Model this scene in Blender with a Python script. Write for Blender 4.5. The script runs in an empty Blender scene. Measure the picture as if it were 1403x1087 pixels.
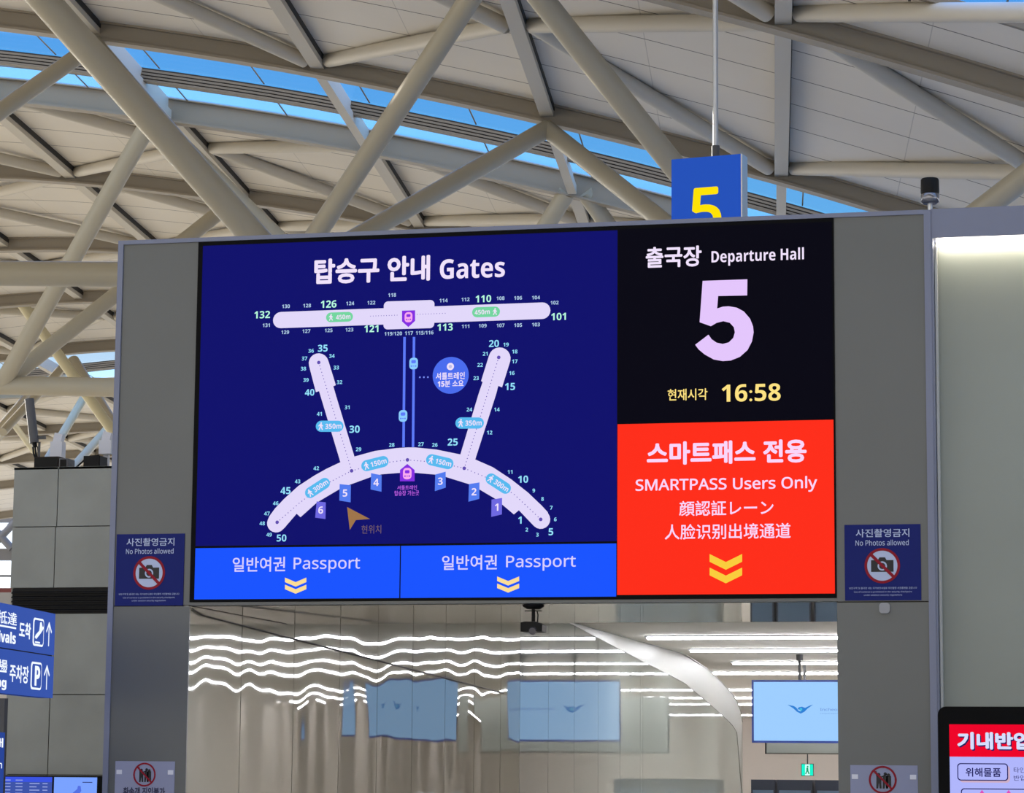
import bpy, math, random
from mathutils import Vector, Matrix
from mathutils.geometry import tessellate_polygon
random.seed(7)
SC = bpy.context.scene
COL = SC.collection

# ------------------------------------------------------------------ camera
YAW, PIT, ROL, F = 0.2274797, 0.14096, 0.00847576, 3680.907
C = Vector((0, -17.8, 1.6))
FW = Vector((-math.sin(YAW)*math.cos(PIT), math.cos(YAW)*math.cos(PIT), math.sin(PIT)))
_r = Vector((math.cos(YAW), math.sin(YAW), 0)); _u = _r.cross(FW)
RT = _r*math.cos(ROL)+_u*math.sin(ROL); UP = -_r*math.sin(ROL)+_u*math.cos(ROL)
cam = bpy.data.cameras.new('camera'); cam.sensor_width = 36; cam.lens = F*36/1403
cam.clip_start = 0.1; cam.clip_end = 2000
camo = bpy.data.objects.new('camera', cam); COL.objects.link(camo)
m = Matrix((RT, UP, -FW)).transposed().to_4x4(); m.translation = C
camo.matrix_world = m
SC.camera = camo

# ------------------------------------------------------------------ colour management, sky, light
SC.view_settings.view_transform = 'Standard'; SC.view_settings.look = 'None'
SC.view_settings.gamma = 1; SC.view_settings.use_curve_mapping = False
SC.view_settings.exposure = 0.0

def lin(c):
    return tuple((v/255/12.92 if v/255 <= .04045 else ((v/255+.055)/1.055)**2.4) for v in c[:3])

W = bpy.data.worlds.new('sky'); SC.world = W; W.use_nodes = True
nt = W.node_tree; N = nt.nodes; L = nt.links; N.clear()
out = N.new('ShaderNodeOutputWorld'); bg = N.new('ShaderNodeBackground')
tc = N.new('ShaderNodeTexCoord'); sx = N.new('ShaderNodeSeparateXYZ'); L.new(tc.outputs['Generated'], sx.inputs[0])
ra = N.new('ShaderNodeValToRGB'); L.new(sx.outputs['Z'], ra.inputs[0])     # clear blue evening sky, white haze low down
ra.color_ramp.elements[0].position = 0.0; ra.color_ramp.elements[0].color = (2.1, 2.02, 1.9, 1)
ra.color_ramp.elements[1].position = 1.0; ra.color_ramp.elements[1].color = tuple(4.2*v for v in lin((60, 130, 215)))+(1,)
for p, c in ((.07, (1.6, 1.65, 1.7)), (.13, (.75, .9, 1.0)), (.20, lin((104, 182, 240))), (.28, lin((76, 160, 238))), (.5, tuple(3.6*v for v in lin((60, 140, 225))))):
    e = ra.color_ramp.elements.new(p); e.color = (*c, 1)
rb = N.new('ShaderNodeValToRGB')                                           # warm bright haze on the sun's side
rb.color_ramp.elements[0].position = 0.35; rb.color_ramp.elements[0].color = (0, 0, 0, 1)
rb.color_ramp.elements[1].position = 0.95; rb.color_ramp.elements[1].color = (1, 1, 1, 1)
mm = N.new('ShaderNodeMath'); mm.operation = 'MULTIPLY_ADD'; L.new(sx.outputs['Y'], mm.inputs[0])
mm.inputs[1].default_value = -.5; mm.inputs[2].default_value = .5; L.new(mm.outputs[0], rb.inputs[0])
mx = N.new('ShaderNodeMix'); mx.data_type = 'RGBA'; L.new(rb.outputs[0], mx.inputs[0])
L.new(ra.outputs[0], mx.inputs[6]); mx.inputs[7].default_value = (1.56, 1.49, 1.37, 1)
L.new(mx.outputs[2], bg.inputs['Color']); bg.inputs['Strength'].default_value = 1.0
L.new(bg.outputs[0], out.inputs[0])

sun = bpy.data.lights.new('low_sun', 'SUN'); sun.energy = 14; sun.angle = math.radians(1.5); sun.color = (1, .92, .78)
suno = bpy.data.objects.new('low_sun', sun); COL.objects.link(suno)      # low evening sun, coming in under the left eave behind the gate
suno.rotation_euler = Vector((.80, -.55, -.22)).to_track_quat('-Z', 'Y').to_euler()

# ------------------------------------------------------------------ rays into the place
def ray(px, py): return FW+RT*((px-701.5)/F)-UP*((py-543.5)/F)
def at_y(px, py, Y): d = ray(px, py); return C+d*((Y-C.y)/d.y)
def at_x(px, py, X): d = ray(px, py); return C+d*((X-C.x)/d.x)
def at_z(px, py, Z): d = ray(px, py); return C+d*((Z-C.z)/d.z)
def at_d(px, py, d): return C+ray(px, py)*d
RA = math.radians(7.45792)
DV = Vector((-math.sin(RA), math.cos(RA), 0)); DU = Vector((math.cos(RA), math.sin(RA), 0))
def at_v(px, py, v):
    d = ray(px, py); p = d*(v/d.dot(DV)); return Vector((p.dot(DU), v, p.z+C.z))
ROOF_M = Matrix.Translation((C.x, C.y, 0)) @ Matrix.Rotation(RA, 4, 'Z')

# ------------------------------------------------------------------ materials
MATS = {}
def mat(name, col, rough=.6, metal=0, emit=None, strength=1, spec=.5, noise=0, nscale=3, coat=0):
    if name in MATS: return MATS[name]
    M = bpy.data.materials.new(name); M.use_nodes = True
    b = M.node_tree.nodes['Principled BSDF']
    b.inputs['Base Color'].default_value = (*lin(col), 1); b.inputs['Roughness'].default_value = rough
    b.inputs['Metallic'].default_value = metal; b.inputs['Specular IOR Level'].default_value = spec
    b.inputs['Coat Weight'].default_value = coat
    if emit:
        b.inputs['Emission Color'].default_value = (*lin(emit), 1); b.inputs['Emission Strength'].default_value = strength
    if noise:
        n = M.node_tree; t = n.nodes.new('ShaderNodeTexNoise'); t.inputs['Scale'].default_value = nscale; t.inputs['Detail'].default_value = 5
        g = n.nodes.new('ShaderNodeTexCoord'); n.links.new(g.outputs['Object'], t.inputs['Vector'])
        r = n.nodes.new('ShaderNodeMapRange'); r.inputs[1].default_value = .3; r.inputs[2].default_value = .7
        r.inputs[3].default_value = 1-noise; r.inputs[4].default_value = 1+noise
        n.links.new(t.outputs[0], r.inputs[0])
        x = n.nodes.new('ShaderNodeMix'); x.data_type = 'RGBA'; x.blend_type = 'MULTIPLY'; x.inputs[0].default_value = 1
        x.inputs[6].default_value = (*lin(col), 1); n.links.new(r.outputs[0], x.inputs[7]); n.links.new(x.outputs[2], b.inputs['Base Color'])
    MATS[name] = M
    return M
def glow(name, col, strength=1, sample=False, base=(2, 2, 3)):
    if name in MATS: return MATS[name]
    M = mat(name, base, .6, emit=col, strength=strength, spec=.04)
    M.cycles.emission_sampling = 'AUTO' if sample else 'NONE'
    return M

# ------------------------------------------------------------------ mesh building
class MB:
    def __init__(s): s.v = []; s.f = []; s.m = []; s.mats = []; s.smooth = []
    def mi(s, mt):
        if mt not in s.mats: s.mats.append(mt)
        return s.mats.index(mt)
    def face(s, pts, mt, sm=False):
        i = len(s.v); s.v += [tuple(p) for p in pts]; s.f.append(tuple(range(i, i+len(pts)))); s.m.append(s.mi(mt)); s.smooth.append(sm)
    def add(s, vs, fs, mt, sm=False):
        i = len(s.v); s.v += [tuple(p) for p in vs]; k = s.mi(mt)
        for f in fs: s.f.append(tuple(a+i for a in f)); s.m.append(k); s.smooth.append(sm)
    def obox(s, o, ex, ey, ez, mt):
        o, ex, ey, ez = map(Vector, (o, ex, ey, ez))
        vs = [o, o+ex, o+ex+ey, o+ey, o+ez, o+ex+ez, o+ex+ey+ez, o+ey+ez]
        fs = [(0, 3, 2, 1), (4, 5, 6, 7), (0, 1, 5, 4), (1, 2, 6, 5), (2, 3, 7, 6), (3, 0, 4, 7)]
        if ex.cross(ey).dot(ez) < 0: fs = [f[::-1] for f in fs]
        s.add(vs, fs, mt)
    def box(s, x0, x1, y0, y1, z0, z1, mt): s.obox((x0, y0, z0), (x1-x0, 0, 0), (0, y1-y0, 0), (0, 0, z1-z0), mt)
    def tube(s, pts, r, mt, n=20, cap=True):
        pts = [Vector(p) for p in pts]; rings = []
        for i, p in enumerate(pts):
            a = pts[max(0, i-1)]; b = pts[min(len(pts)-1, i+1)]; d = (b-a).normalized()
            h = Vector((0, 0, 1)) if abs(d.z) < .95 else Vector((1, 0, 0))
            e1 = d.cross(h).normalized(); e2 = d.cross(e1)
            rr = r[i] if isinstance(r, (list, tuple)) else r
            rings.append([p+e1*rr*math.cos(2*math.pi*k/n)+e2*rr*math.sin(2*math.pi*k/n) for k in range(n)])
        vs = [q for R in rings for q in R]; fs = []
        for i in range(len(rings)-1):
            for k in range(n):
                k2 = (k+1) % n; fs.append((i*n+k, i*n+k2, (i+1)*n+k2, (i+1)*n+k))
        s.add(vs, fs, mt, True)
        if cap: s.face(rings[0][::-1], mt); s.face(rings[-1], mt)
    def prism(s, poly, ax, mt):
        """poly = 3-D outline, ax = extrusion vector"""
        poly = [Vector(p) for p in poly]; ax = Vector(ax); n = len(poly)
        tr = tessellate_polygon([poly]); i = len(s.v)
        vs = poly+[p+ax for p in poly]
        fs = [t for t in tr]+[tuple(a+n for a in t[::-1]) for t in tr]
        fs += [(k, (k+1) % n, (k+1) % n+n, k+n) for k in range(n)]
        s.add(vs, fs, mt)
    def build(s, name, parent=None, world=None, **props):
        me = bpy.data.meshes.new(name); me.from_pydata(s.v, [], s.f)
        for mt in s.mats: me.materials.append(mt)
        me.polygons.foreach_set('material_index', s.m); me.polygons.foreach_set('use_smooth', s.smooth)
        me.update()
        o = bpy.data.objects.new(name, me); COL.objects.link(o)
        if parent is not None:
            o.parent = parent
            if world is None: o.matrix_parent_inverse = parent.matrix_world.inverted()
        elif world is not None: o.matrix_world = world
        for k, v in props.items(): o[k] = v
        return o
def empty(name, loc, label, cat, group=None, kind=None, world=None):
    o = bpy.data.objects.new(name, None); COL.objects.link(o)
    o.matrix_world = world if world is not None else Matrix.Translation(Vector(loc))
    o.empty_display_size = .2
    o['label'] = label; o['category'] = cat
    if group: o['group'] = group
    if kind: o['kind'] = kind
    return o

# ------------------------------------------------------------------ flat graphics on a plane
_tcache = {}
_TS = bpy.data.scenes.new('lettering_workshop')
def sans(s, bold):
    """plain sans-serif letters and digits"""
    o = ''
    for c in s:
        if 'A' <= c <= 'Z': o += chr((0x1D5D4 if bold else 0x1D5A0)+ord(c)-65)
        elif 'a' <= c <= 'z': o += chr((0x1D5EE if bold else 0x1D5BA)+ord(c)-97)
        elif '0' <= c <= '9': o += chr((0x1D7EC if bold else 0x1D7E2)+ord(c)-48)
        else: o += c
    return o
def text_mesh(s, off=0.0, shear=0.0):
    k = (s, off, shear)
    if k in _tcache: return _tcache[k]
    cu = bpy.data.curves.new('t', 'FONT'); cu.body = s; cu.size = 1; cu.offset = off; cu.shear = shear; cu.resolution_u = 3; cu.fill_mode = 'FRONT'
    o = bpy.data.objects.new('t', cu); _TS.collection.objects.link(o)
    _TS.view_layers[0].update(); dg = _TS.view_layers[0].depsgraph; me = bpy.data.meshes.new_from_object(o.evaluated_get(dg))
    vs = [(v.co.x, v.co.y) for v in me.vertices]; fs = [tuple(p.vertices) for p in me.polygons]
    bpy.data.objects.remove(o); bpy.data.curves.remove(cu); bpy.data.meshes.remove(me)
    xs = [v[0] for v in vs] or [0, 1]; ys = [v[1] for v in vs] or [0, 1]
    _tcache[k] = (vs, fs, min(xs), max(xs), min(ys), max(ys))
    return _tcache[k]

class Plane:
    """a, b run along ex, ez in metres; layer lifts off along the outward normal"""
    def __init__(s, o, ex, ez, step=.0015):
        s.o = Vector(o); s.ex = Vector(ex).normalized(); s.ez = Vector(ez).normalized(); s.n = s.ex.cross(s.ez); s.step = step
    def p(s, a, b, l=0): return s.o+s.ex*a+s.ez*b+s.n*(l*s.step)
    def px(s, px, py):
        d = ray(px, py); t = (s.o-C).dot(s.n)/d.dot(s.n); q = C+d*t-s.o
        return (q.dot(s.ex), q.dot(s.ez))
class G(MB):
    def __init__(s, plane): super().__init__(); s.P = plane
    def poly(s, pts, mt, l=1):
        q = [s.P.p(a, b, l) for a, b in pts]
        tr = tessellate_polygon([q]); nn = s.P.n; fs = []
        for t in tr:
            if (q[t[1]]-q[t[0]]).cross(q[t[2]]-q[t[0]]).dot(nn) < 0: t = t[::-1]
            fs.append(tuple(t))
        s.add(q, fs, mt)
    def pxpoly(s, pts, mt, l=1): s.poly([s.P.px(*p) for p in pts], mt, l)
    def rect(s, a0, b0, a1, b1, mt, l=1): s.poly([(a0, b0), (a1, b0), (a1, b1), (a0, b1)], mt, l)
    def circle(s, a, b, r, mt, l=1, n=28, r2=None): s.poly([(a+r*math.cos(2*math.pi*k/n), b+(r2 or r)*math.sin(2*math.pi*k/n)) for k in range(n)], mt, l)
    def ring(s, a, b, r0, r1, mt, l=1, n=40, t0=0, t1=2*math.pi):
        vs = []; fs = []
        for k in range(n+1):
            t = t0+(t1-t0)*k/n
            vs += [s.P.p(a+r0*math.cos(t), b+r0*math.sin(t), l), s.P.p(a+r1*math.cos(t), b+r1*math.sin(t), l)]
        for k in range(n): fs.append((2*k, 2*k+1, 2*k+3, 2*k+2))
        s.add(vs, fs, mt)
    def rrect(s, a0, b0, a1, b1, r, mt, l=1, n=6):
        pts = []
        for (cx, cy, t0) in ((a1-r, b1-r, 0), (a0+r, b1-r, 90), (a0+r, b0+r, 180), (a1-r, b0+r, 270)):
            pts += [(cx+r*math.cos(math.radians(t0+90*k/n)), cy+r*math.sin(math.radians(t0+90*k/n))) for k in range(n+1)]
        s.poly(pts, mt, l)
    def line(s, a0, b0, a1, b1, w, mt, l=1):
        d = Vector((a1-a0, b1-b0)).normalized(); x, y = -d.y*w/2, d.x*w/2
        s.poly([(a0-x, b0-y), (a1-x, b1-y), (a1+x, b1+y), (a0+x, b0+y)], mt, l)
    def text(s, t, a0, b0, a1, b1, mt, l=2, off=0.0, ang=0, bold=None):
        """off thickens the strokes (in em) by laying shifted copies of the letters over one another"""
        if bold is None: bold = off > .012
        vs, fs, x0, x1, y0, y1 = text_mesh(sans(t, bold))
        ca, cb = (a0+a1)/2, (b0+b1)/2; sy = (b1-b0)/(y1-y0+2*off); sx_ = (a1-a0)/(x1-x0+2*off)
        c, sn = math.cos(ang), math.sin(ang)
        sh = [(0, 0)] if off == 0 else [(off*math.cos(k*math.pi/4), off*math.sin(k*math.pi/4)) for k in range(8)] if off > .01 else [(off, 0), (-off, 0), (0, off), (0, -off)]
        for kk, (ox, oy) in enumerate(sh):
            out = []
            for x, y in vs:
                u = (x+ox-(x0+x1)/2)*sx_; w = (y+oy-(y0+y1)/2)*sy
                out.append(s.P.p(ca+u*c-w*sn, cb+u*sn+w*c, l+kk*.08))
            s.add(out, fs, mt)
    # pixel-rect versions: measured on the photograph, laid on the plane they are printed on
    def pxtext(s, t, x0, y0, x1, y1, mt, l=2, off=0.0, bold=None):
        xm, ym = (x0+x1)/2, (y0+y1)/2
        s.text(t, s.P.px(x0, ym)[0], s.P.px(xm, y1)[1], s.P.px(x1, ym)[0], s.P.px(xm, y0)[1], mt, l, off, 0, bold)
    def pxnum(s, t, cx, cy, h, mt, l=2, off=0.0, ang=0, wf=1, bold=True):
        a, b = s.P.px(cx, cy); hh = abs(s.P.px(cx, cy+h/2)[1]-s.P.px(cx, cy-h/2)[1])
        vs, fs, x0, x1, y0, y1 = text_mesh(sans(t, bold)); w = hh*(x1-x0)/(y1-y0)*wf
        s.text(t, a-w/2, b-hh/2, a+w/2, b+hh/2, mt, l, off, ang, bold)
    def pxdot(s, cx, cy, r, mt, l=2, n=10): a, b = s.P.px(cx, cy); s.circle(a, b, r*.0051, mt, l, n)
    def pxdots(s, pts, gap, r, mt, l=2):
        for (p, q) in zip(pts, pts[1:]):
            k = max(1, int(math.dist(p, q)/gap))
            for i in range(k): s.pxdot(p[0]+(q[0]-p[0])*i/k, p[1]+(q[1]-p[1])*i/k, r, mt, l, 6)

def chevrons(g, x0, x1, y0, dy, th, gap, mt, l=2):
    xm = (x0+x1)/2
    for k in (0, 1):
        y = y0+gap*k
        g.pxpoly([(x0, y), (xm, y+dy), (x1, y), (x1, y+th), (xm, y+dy+th), (x0, y+th)], mt, l)

# ------------------------------------------------------------------ palette
steel = mat('steel_paint_warm', (176, 168, 148), .45)
girderm = mat('girder_paint', (150, 140, 124), .5)
purlinm = mat('purlin_paint', (196, 188, 172), .5)
darkm = mat('dark_gap_and_shade', (40, 38, 36), .7)
railm = mat('skylight_rail', (120, 112, 100), .5)
stone = mat('stone_cladding', (142, 144, 138), .55, noise=.10, nscale=2.2)
clad = mat('metal_cladding', (96, 98, 97), .36, .25, noise=.03, nscale=1.5)
trimm = mat('lavender_grey_trim', (117, 122, 142), .4, .1)
black = mat('black_plastic', (10, 10, 12), .5, spec=.2)
blackgloss = mat('black_gloss', (5, 5, 7), .5, spec=.08)
greyp = mat('grey_plastic', (70, 70, 72), .5)
whitep = mat('white_plastic', (205, 206, 214), .45)
silver = mat('brushed_steel', (190, 192, 196), .3, .8)

# ================================================================== SETTING
Z_TOP, Z_ST, Z_SB = 5.38801, 5.35558, 2.79895
X_O, X_SL, X_SR, X_P = -7.02402, -6.41813, -1.90385, -1.30161
Z_SOF = at_y(700, 827, 0).z
R_CEIL = 3.42
X_MIR = X_SL-.02
Y_BACK = 63.0

b = MB(); b.box(-70, 45, -45, 150, -.2, 0, mat('terrazzo_floor', (188, 182, 170), .3, noise=.06, nscale=.6)); b.build('floor', kind='structure', label='pale terrazzo hall floor', category='floor')

# ---- arched roof: height over u, extruded along v (roof frame)
HT = [(-60, 12.6), (-45, 15.6), (-36, 16.6), (-29, 17.0), (-26, 17.3), (-23.5, 17.42), (-20.6, 17.40), (-18, 17.19), (-15.9, 16.93), (-11.9, 16.31), (-9.3, 15.82), (-5.9, 15.07), (-3, 14.34), (0, 13.49), (1.9, 12.90), (4, 12.21), (8, 10.8), (12, 9.3), (20, 6)]
def H(u):
    for i in range(len(HT)-1):
        if HT[i][0] <= u <= HT[i+1][0]:
            p1, p2 = HT[i], HT[i+1]; p0 = HT[max(0, i-1)]; p3 = HT[min(len(HT)-1, i+2)]
            t = (u-p1[0])/(p2[0]-p1[0]); d = p2[0]-p1[0]
            m1 = (p2[1]-p0[1])/(p2[0]-p0[0])*d; m2 = (p3[1]-p1[1])/(p3[0]-p1[0])*d
            return (2*t**3-3*t*t+1)*p1[1]+(t**3-2*t*t+t)*m1+(-2*t**3+3*t*t)*p2[1]+(t**3-t*t)*m2
    return HT[0][1] if u < HT[0][0] else HT[-1][1]
UL = [-60+80*i/80 for i in range(81)]

def ceiling_mat():
    M = bpy.data.materials.new('ceiling_panels'); M.use_nodes = True; n = M.node_tree; N = n.nodes; L = n.links
    bs = N['Principled BSDF']; bs.inputs['Roughness'].default_value = .75
    tc = N.new('ShaderNodeTexCoord'); s = N.new('ShaderNodeSeparateXYZ'); L.new(tc.outputs['Object'], s.inputs[0])
    def seam(sock, period, width, shift):
        a = N.new('ShaderNodeMath'); a.operation = 'ADD'; a.inputs[1].default_value = shift; L.new(sock, a.inputs[0])
        q = N.new('ShaderNodeMath'); q.operation = 'PINGPONG'; q.inputs[1].default_value = period/2; L.new(a.outputs[0], q.inputs[0])
        r = N.new('ShaderNodeMath'); r.operation = 'LESS_THAN'; r.inputs[1].default_value = width; L.new(q.outputs[0], r.inputs[0]); return r.outputs[0]
    a = seam(s.outputs['Y'], 1.83, .022, 100.3); bb = seam(s.outputs['X'], 2.35, .008, 100.9)
    h = N.new('ShaderNodeMath'); h.operation = 'MULTIPLY'; h.inputs[1].default_value = .35; L.new(bb, h.inputs[0])
    mx = N.new('ShaderNodeMath'); mx.operation = 'MAXIMUM'; L.new(a, mx.inputs[0]); L.new(h.outputs[0], mx.inputs[1])
    no = N.new('ShaderNodeTexNoise'); no.inputs['Scale'].default_value = .35; no.inputs['Detail'].default_value = 4; L.new(tc.outputs['Object'], no.inputs['Vector'])
    cr = N.new('ShaderNodeMix'); cr.data_type = 'RGBA'; cr.inputs[6].default_value = (*lin((212, 204, 190)), 1); cr.inputs[7].default_value = (*lin((226, 219, 206)), 1); L.new(no.outputs[0], cr.inputs[0])
    m2 = N.new('ShaderNodeMix'); m2.data_type = 'RGBA'; L.new(mx.outputs[0], m2.inputs[0]); L.new(cr.outputs[2], m2.inputs[6]); m2.inputs[7].default_value = (*lin((110, 104, 96)), 1)
    L.new(m2.outputs[2], bs.inputs['Base Color']); return M
CEIL = ceiling_mat()
GIRD = [-20, -11, -2, 7, 16, 24, 33, 42, 53, 60, 69, 79, 88, 98, 107, 118, 127, 136, 148]
SKY = [(7, 16), (53, 60), (98, 107)]
RZ = .42            # panel soffit above the girders' underside
def roof_strip(mb, v0, v1, dz0, dz1, mt, ul=UL):
    for i in range(len(ul)-1):
        a, c = ul[i], ul[i+1]
        P = [(a, v0, H(a)+dz0), (c, v0, H(c)+dz0), (c, v1, H(c)+dz0), (a, v1, H(a)+dz0)]
        Q = [(x, y, z+dz1-dz0) for x, y, z in P]
        mb.add(P+Q, [(0, 1, 2, 3)[::-1], (4, 5, 6, 7), (0, 1, 5, 4), (2, 3, 7, 6)], mt, False)
b = MB()
for v0, v1 in zip(GIRD, GIRD[1:]):
    if (v0, v1) in SKY: continue
    if (v0, v1) == (33, 42):
        roof_strip(b, v0, v1, RZ, RZ+.12, CEIL, [u for u in UL if u < 2.1]+[2.1]); roof_strip(b, 39.3, v1, RZ, RZ+.12, CEIL, [2.1]+[u for u in UL if u > 2.1])
        continue
    roof_strip(b, v0, v1, RZ, RZ+.12, CEIL)
ceil = b.build('ceiling', world=ROOF_M, kind='structure', label='arched ceiling of cream panels over the hall', category='ceiling')

# ---- girders (one thing each)
def girder(v, label, name='roof_girder', depth=.38, fl=.17):
    b = MB()
    roof_strip(b, v-fl, v+fl, 0, .05, girderm)
    roof_strip(b, v-.06, v+.06, .05, depth, girderm)
    roof_strip(b, v-fl, v+fl, depth, depth+.05, girderm)
    b.build(name, world=ROOF_M, label=label, category='girder', group='arched roof girders')
GL = {42: 'nearest arched roof girder, crossing the top right corner', 53: 'arched tan girder along the near edge of the blue skylight',
      60: 'arched blue-lit girder along the far edge of the skylight', 69: 'dark brown arched girder next beyond the skylight, meeting the screen top',
      79: 'brown arched girder just above the upper thick horizontal pipe at left', 88: 'brown arched girder between the two thick horizontal pipes at left',
      98: 'dark arched girder above the small far skylight at left', 107: 'arched girder hidden behind the lower horizontal pipe at left',
      118: 'thin dark arched girder behind the dark grey antenna cylinder', 127: 'thin brown arched girder behind the white boxes on the stone block',
      136: 'far arched girder seen just above the stone block top', 148: 'last arched girder at the far end wall'}
for v in GIRD:
    if v in GL: girder(v, GL[v], depth=.54 if v == 60 else .38)

# ---- purlins and braces, bay by bay
def strip_between(mb, p, q, w, h, mt):
    p, q = Vector(p), Vector(q); d = (q-p).normalized(); sd = d.cross(Vector((0, 0, 1))).normalized(); up = sd.cross(d)
    mb.obox(p-sd*w/2-up*h/2, q-p, sd*w, up*h, mt)
UN = [-4.5+4.72*k for k in range(-7, 5)]
BAYL = {(33, 42): 'pale purlins and braces at the top edge above the right girder', (42, 53): 'pale purlins and crossing braces of the bay above the skylight',
        (60, 69): 'pale purlins and crossing braces of the bay just below the skylight', (69, 79): 'pale purlins and braces of the bay behind the brown girder',
        (79, 88): 'pale purlins and braces between the brown girders at far left', (88, 98): 'pale purlins and braces above the far skylight at left',
        (107, 118): 'pale purlins and braces behind the dark antenna cylinder', (118, 127): 'pale purlins and braces above the stone block', (127, 136): 'small pale purlins and braces near the far end of the roof'}
for (v0, v1), lab in BAYL.items():
    root = empty('roof_bay_framing', (0, 0, 0), lab, 'roof framing', 'purlins and braces under the ceiling', world=ROOF_M)
    for k, u in enumerate(UN):
        if u < -40 and v1 < 60: continue
        if u > 10: continue
        b = MB(); hh = H(u)
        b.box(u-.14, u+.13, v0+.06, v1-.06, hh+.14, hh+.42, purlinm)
        b.box(u+.13, u+.15, v0+.06, v1-.06, hh+.27, hh+.42, darkm)  # dark strip paints the shade along the purlin's right side
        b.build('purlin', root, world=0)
    vm = (v0+v1)/2-.8
    for k in range(len(UN)-1):
        if (UN[k] < -30 and v1 < 60) or UN[k+1] > 10.5: continue
        ev = (k % 2 == 0)   # -18.7, -9.2 and 0.2 meet the girders, the others meet at mid-bay
        ua, ub = (UN[k], UN[k+1])
        for vv in (v0+.25, v1-.25):
            pa, pb = ((ua, vm if not ev else vv), (ub, vv if not ev else vm))
            b = MB(); b.tube([(pa[0]+.25, pa[1], H(pa[0])+.28), (pb[0]-.25, pb[1], H(pb[0])+.28)], .15, purlinm, 14)
            b.build('brace', root, world=0)

# ---- skylights
def glass(name, tint, haze):
    M = bpy.data.materials.new(name); M.use_nodes = True; n = M.node_tree; N = n.nodes; L = n.links; N.clear()
    o = N.new('ShaderNodeOutputMaterial'); t = N.new('ShaderNodeBsdfTransparent'); t.inputs[0].default_value = (*tint, 1)
    g = N.new('ShaderNodeBsdfGlossy'); g.inputs['Roughness'].default_value = .05; d = N.new('ShaderNodeBsdfTranslucent'); d.inputs[0].default_value = (.42, .72, .80, 1)
    a = N.new('ShaderNodeMixShader'); a.inputs[0].default_value = haze; L.new(t.outputs[0], a.inputs[1]); L.new(d.outputs[0], a.inputs[2])
    f = N.new('ShaderNodeMixShader'); f.inputs[0].default_value = .04; L.new(a.outputs[0], f.inputs[1]); L.new(g.outputs[0], f.inputs[2]); L.new(f.outputs[0], o.inputs[0]); return M
clear = glass('clear_glass', (.97, .98, 1), .02); hazy = glass('hazy_glass', (1, 1, 1), .30)
for n, (v0, v1, lab) in enumerate(((53, 60, 'long blue skylight crossing the roof above the screen'), (98, 107, 'small far skylight at left above the lower pipe'), (7, 16, 'skylight overhead outside the view')), 1):
    root = empty('window_%d' % n, (0, 0, 0), lab, 'skylight', kind='structure', world=ROOF_M)
    vr0, vr1 = v0+(v1-v0)*.566, v0+(v1-v0)*.612
    b = MB(); roof_strip(b, v0, vr0, .56, .57, clear); b.build('glass_pane', root, world=0)
    b = MB(); roof_strip(b, vr1, v1, .56, .57, hazy); b.build('glass_pane', root, world=0, label='pale hazy glass pane strip')
    for k in range(4):      # stacked horizontal rails, dark gaps between
        b = MB(); z = .22+.085*k; roof_strip(b, vr0+.05*k, vr1-.1+.05*k, z, z+.05, railm); b.build('rail', root, world=0)
    b = MB(); roof_strip(b, vr0+.2, vr1, .24, .57, darkm); b.build('rail_backing', root, world=0)
    b = MB()
    for u in [-30+2.36*k for k in range(16)]:
        b.box(u-.015, u+.015, v0, vr0, H(u)+.545, H(u)+.56, railm); b.box(u-.015, u+.015, vr1, v1, H(u)+.545, H(u)+.56, railm)
    b.build('glazing_bars', root, world=0)
    b = MB(); roof_strip(b, (vr1+v1)/2-.015, (vr1+v1)/2+.015, .545, .56, railm); b.build('glazing_bars', root, world=0)
    for u in UN:
        if u > 10 or (n == 1 and u < -30): continue
        b = MB(); b.box(u-.1, u+.1, v0+.2, v1-.2, H(u)+.05, H(u)+.25, purlinm); b.box(u-.02, u+.02, v0+.2, v1-.2, H(u)+.25, H(u)+.55, purlinm)
        b.build('purlin', root, world=0)

root = empty('window_6', (0, 0, 0), 'blue skylight patch at the top right corner', 'skylight', kind='structure', world=ROOF_M)
UR = [2.1]+[u for u in UL if u > 2.1]
b = MB(); roof_strip(b, 33, 39.3, RZ+.10, RZ+.11, clear, UR); b.build('glass_pane', root, world=0)
b = MB(); b.box(2.06, 2.1, 33, 39.3, H(2.1)+RZ-.12, H(2.1)+RZ+.1, darkm); roof_strip(b, 39.24, 39.34, RZ-.05, RZ+.1, railm, UR); b.build('frame', root, world=0)
b = MB()
for u in (3.46, 5.2, 7): b.box(u-.015, u+.015, 33, 39.3, H(u)+RZ+.08, H(u)+RZ+.1, railm)
b.build('glazing_bars', root, world=0)

# ---- trusses of round tube
def node(u, v): return Vector((u, v, H(u)-.12))
T1 = empty('roof_truss', (0, 0, 0), 'near truss of thick beige tubes meeting behind the screen top', 'truss', 'tube trusses under the roof', world=ROOF_M)
B1 = at_v(396, 378, 47.5); B2 = at_v(1112, 465, 47.5)
B0 = Vector((2*B1.x-B2.x, 47.5, B1.z+.35)); 
def tube_part(root, name, pts, r, mt=steel, label=None, n=28):
    b = MB(); b.tube(pts, r, mt, n); o = b.build(name, root, world=0)
    if label: o['label'] = label
    return o
uM, uL = UN[7], UN[5]       # -4.5, -13.94
uR = UN[9]
NM42 = at_v(688, -69, 42); NL42 = at_v(-128, -212, 42)
NM53 = node(uM, 53)+Vector((0, -.1, 0)); NL53 = node(uL, 53)+Vector((0, -.1, 0))
tube_part(T1, 'diagonal_tube', [NL42, B1], .26); tube_part(T1, 'diagonal_tube', [NM42, B1], .185); tube_part(T1, 'diagonal_tube', [NM42, B2], .205)
tube_part(T1, 'diagonal_tube', [NL53, B1], .235); tube_part(T1, 'diagonal_tube', [NM53, B1], .185); tube_part(T1, 'diagonal_tube', [NM53, B2], .185)
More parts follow.
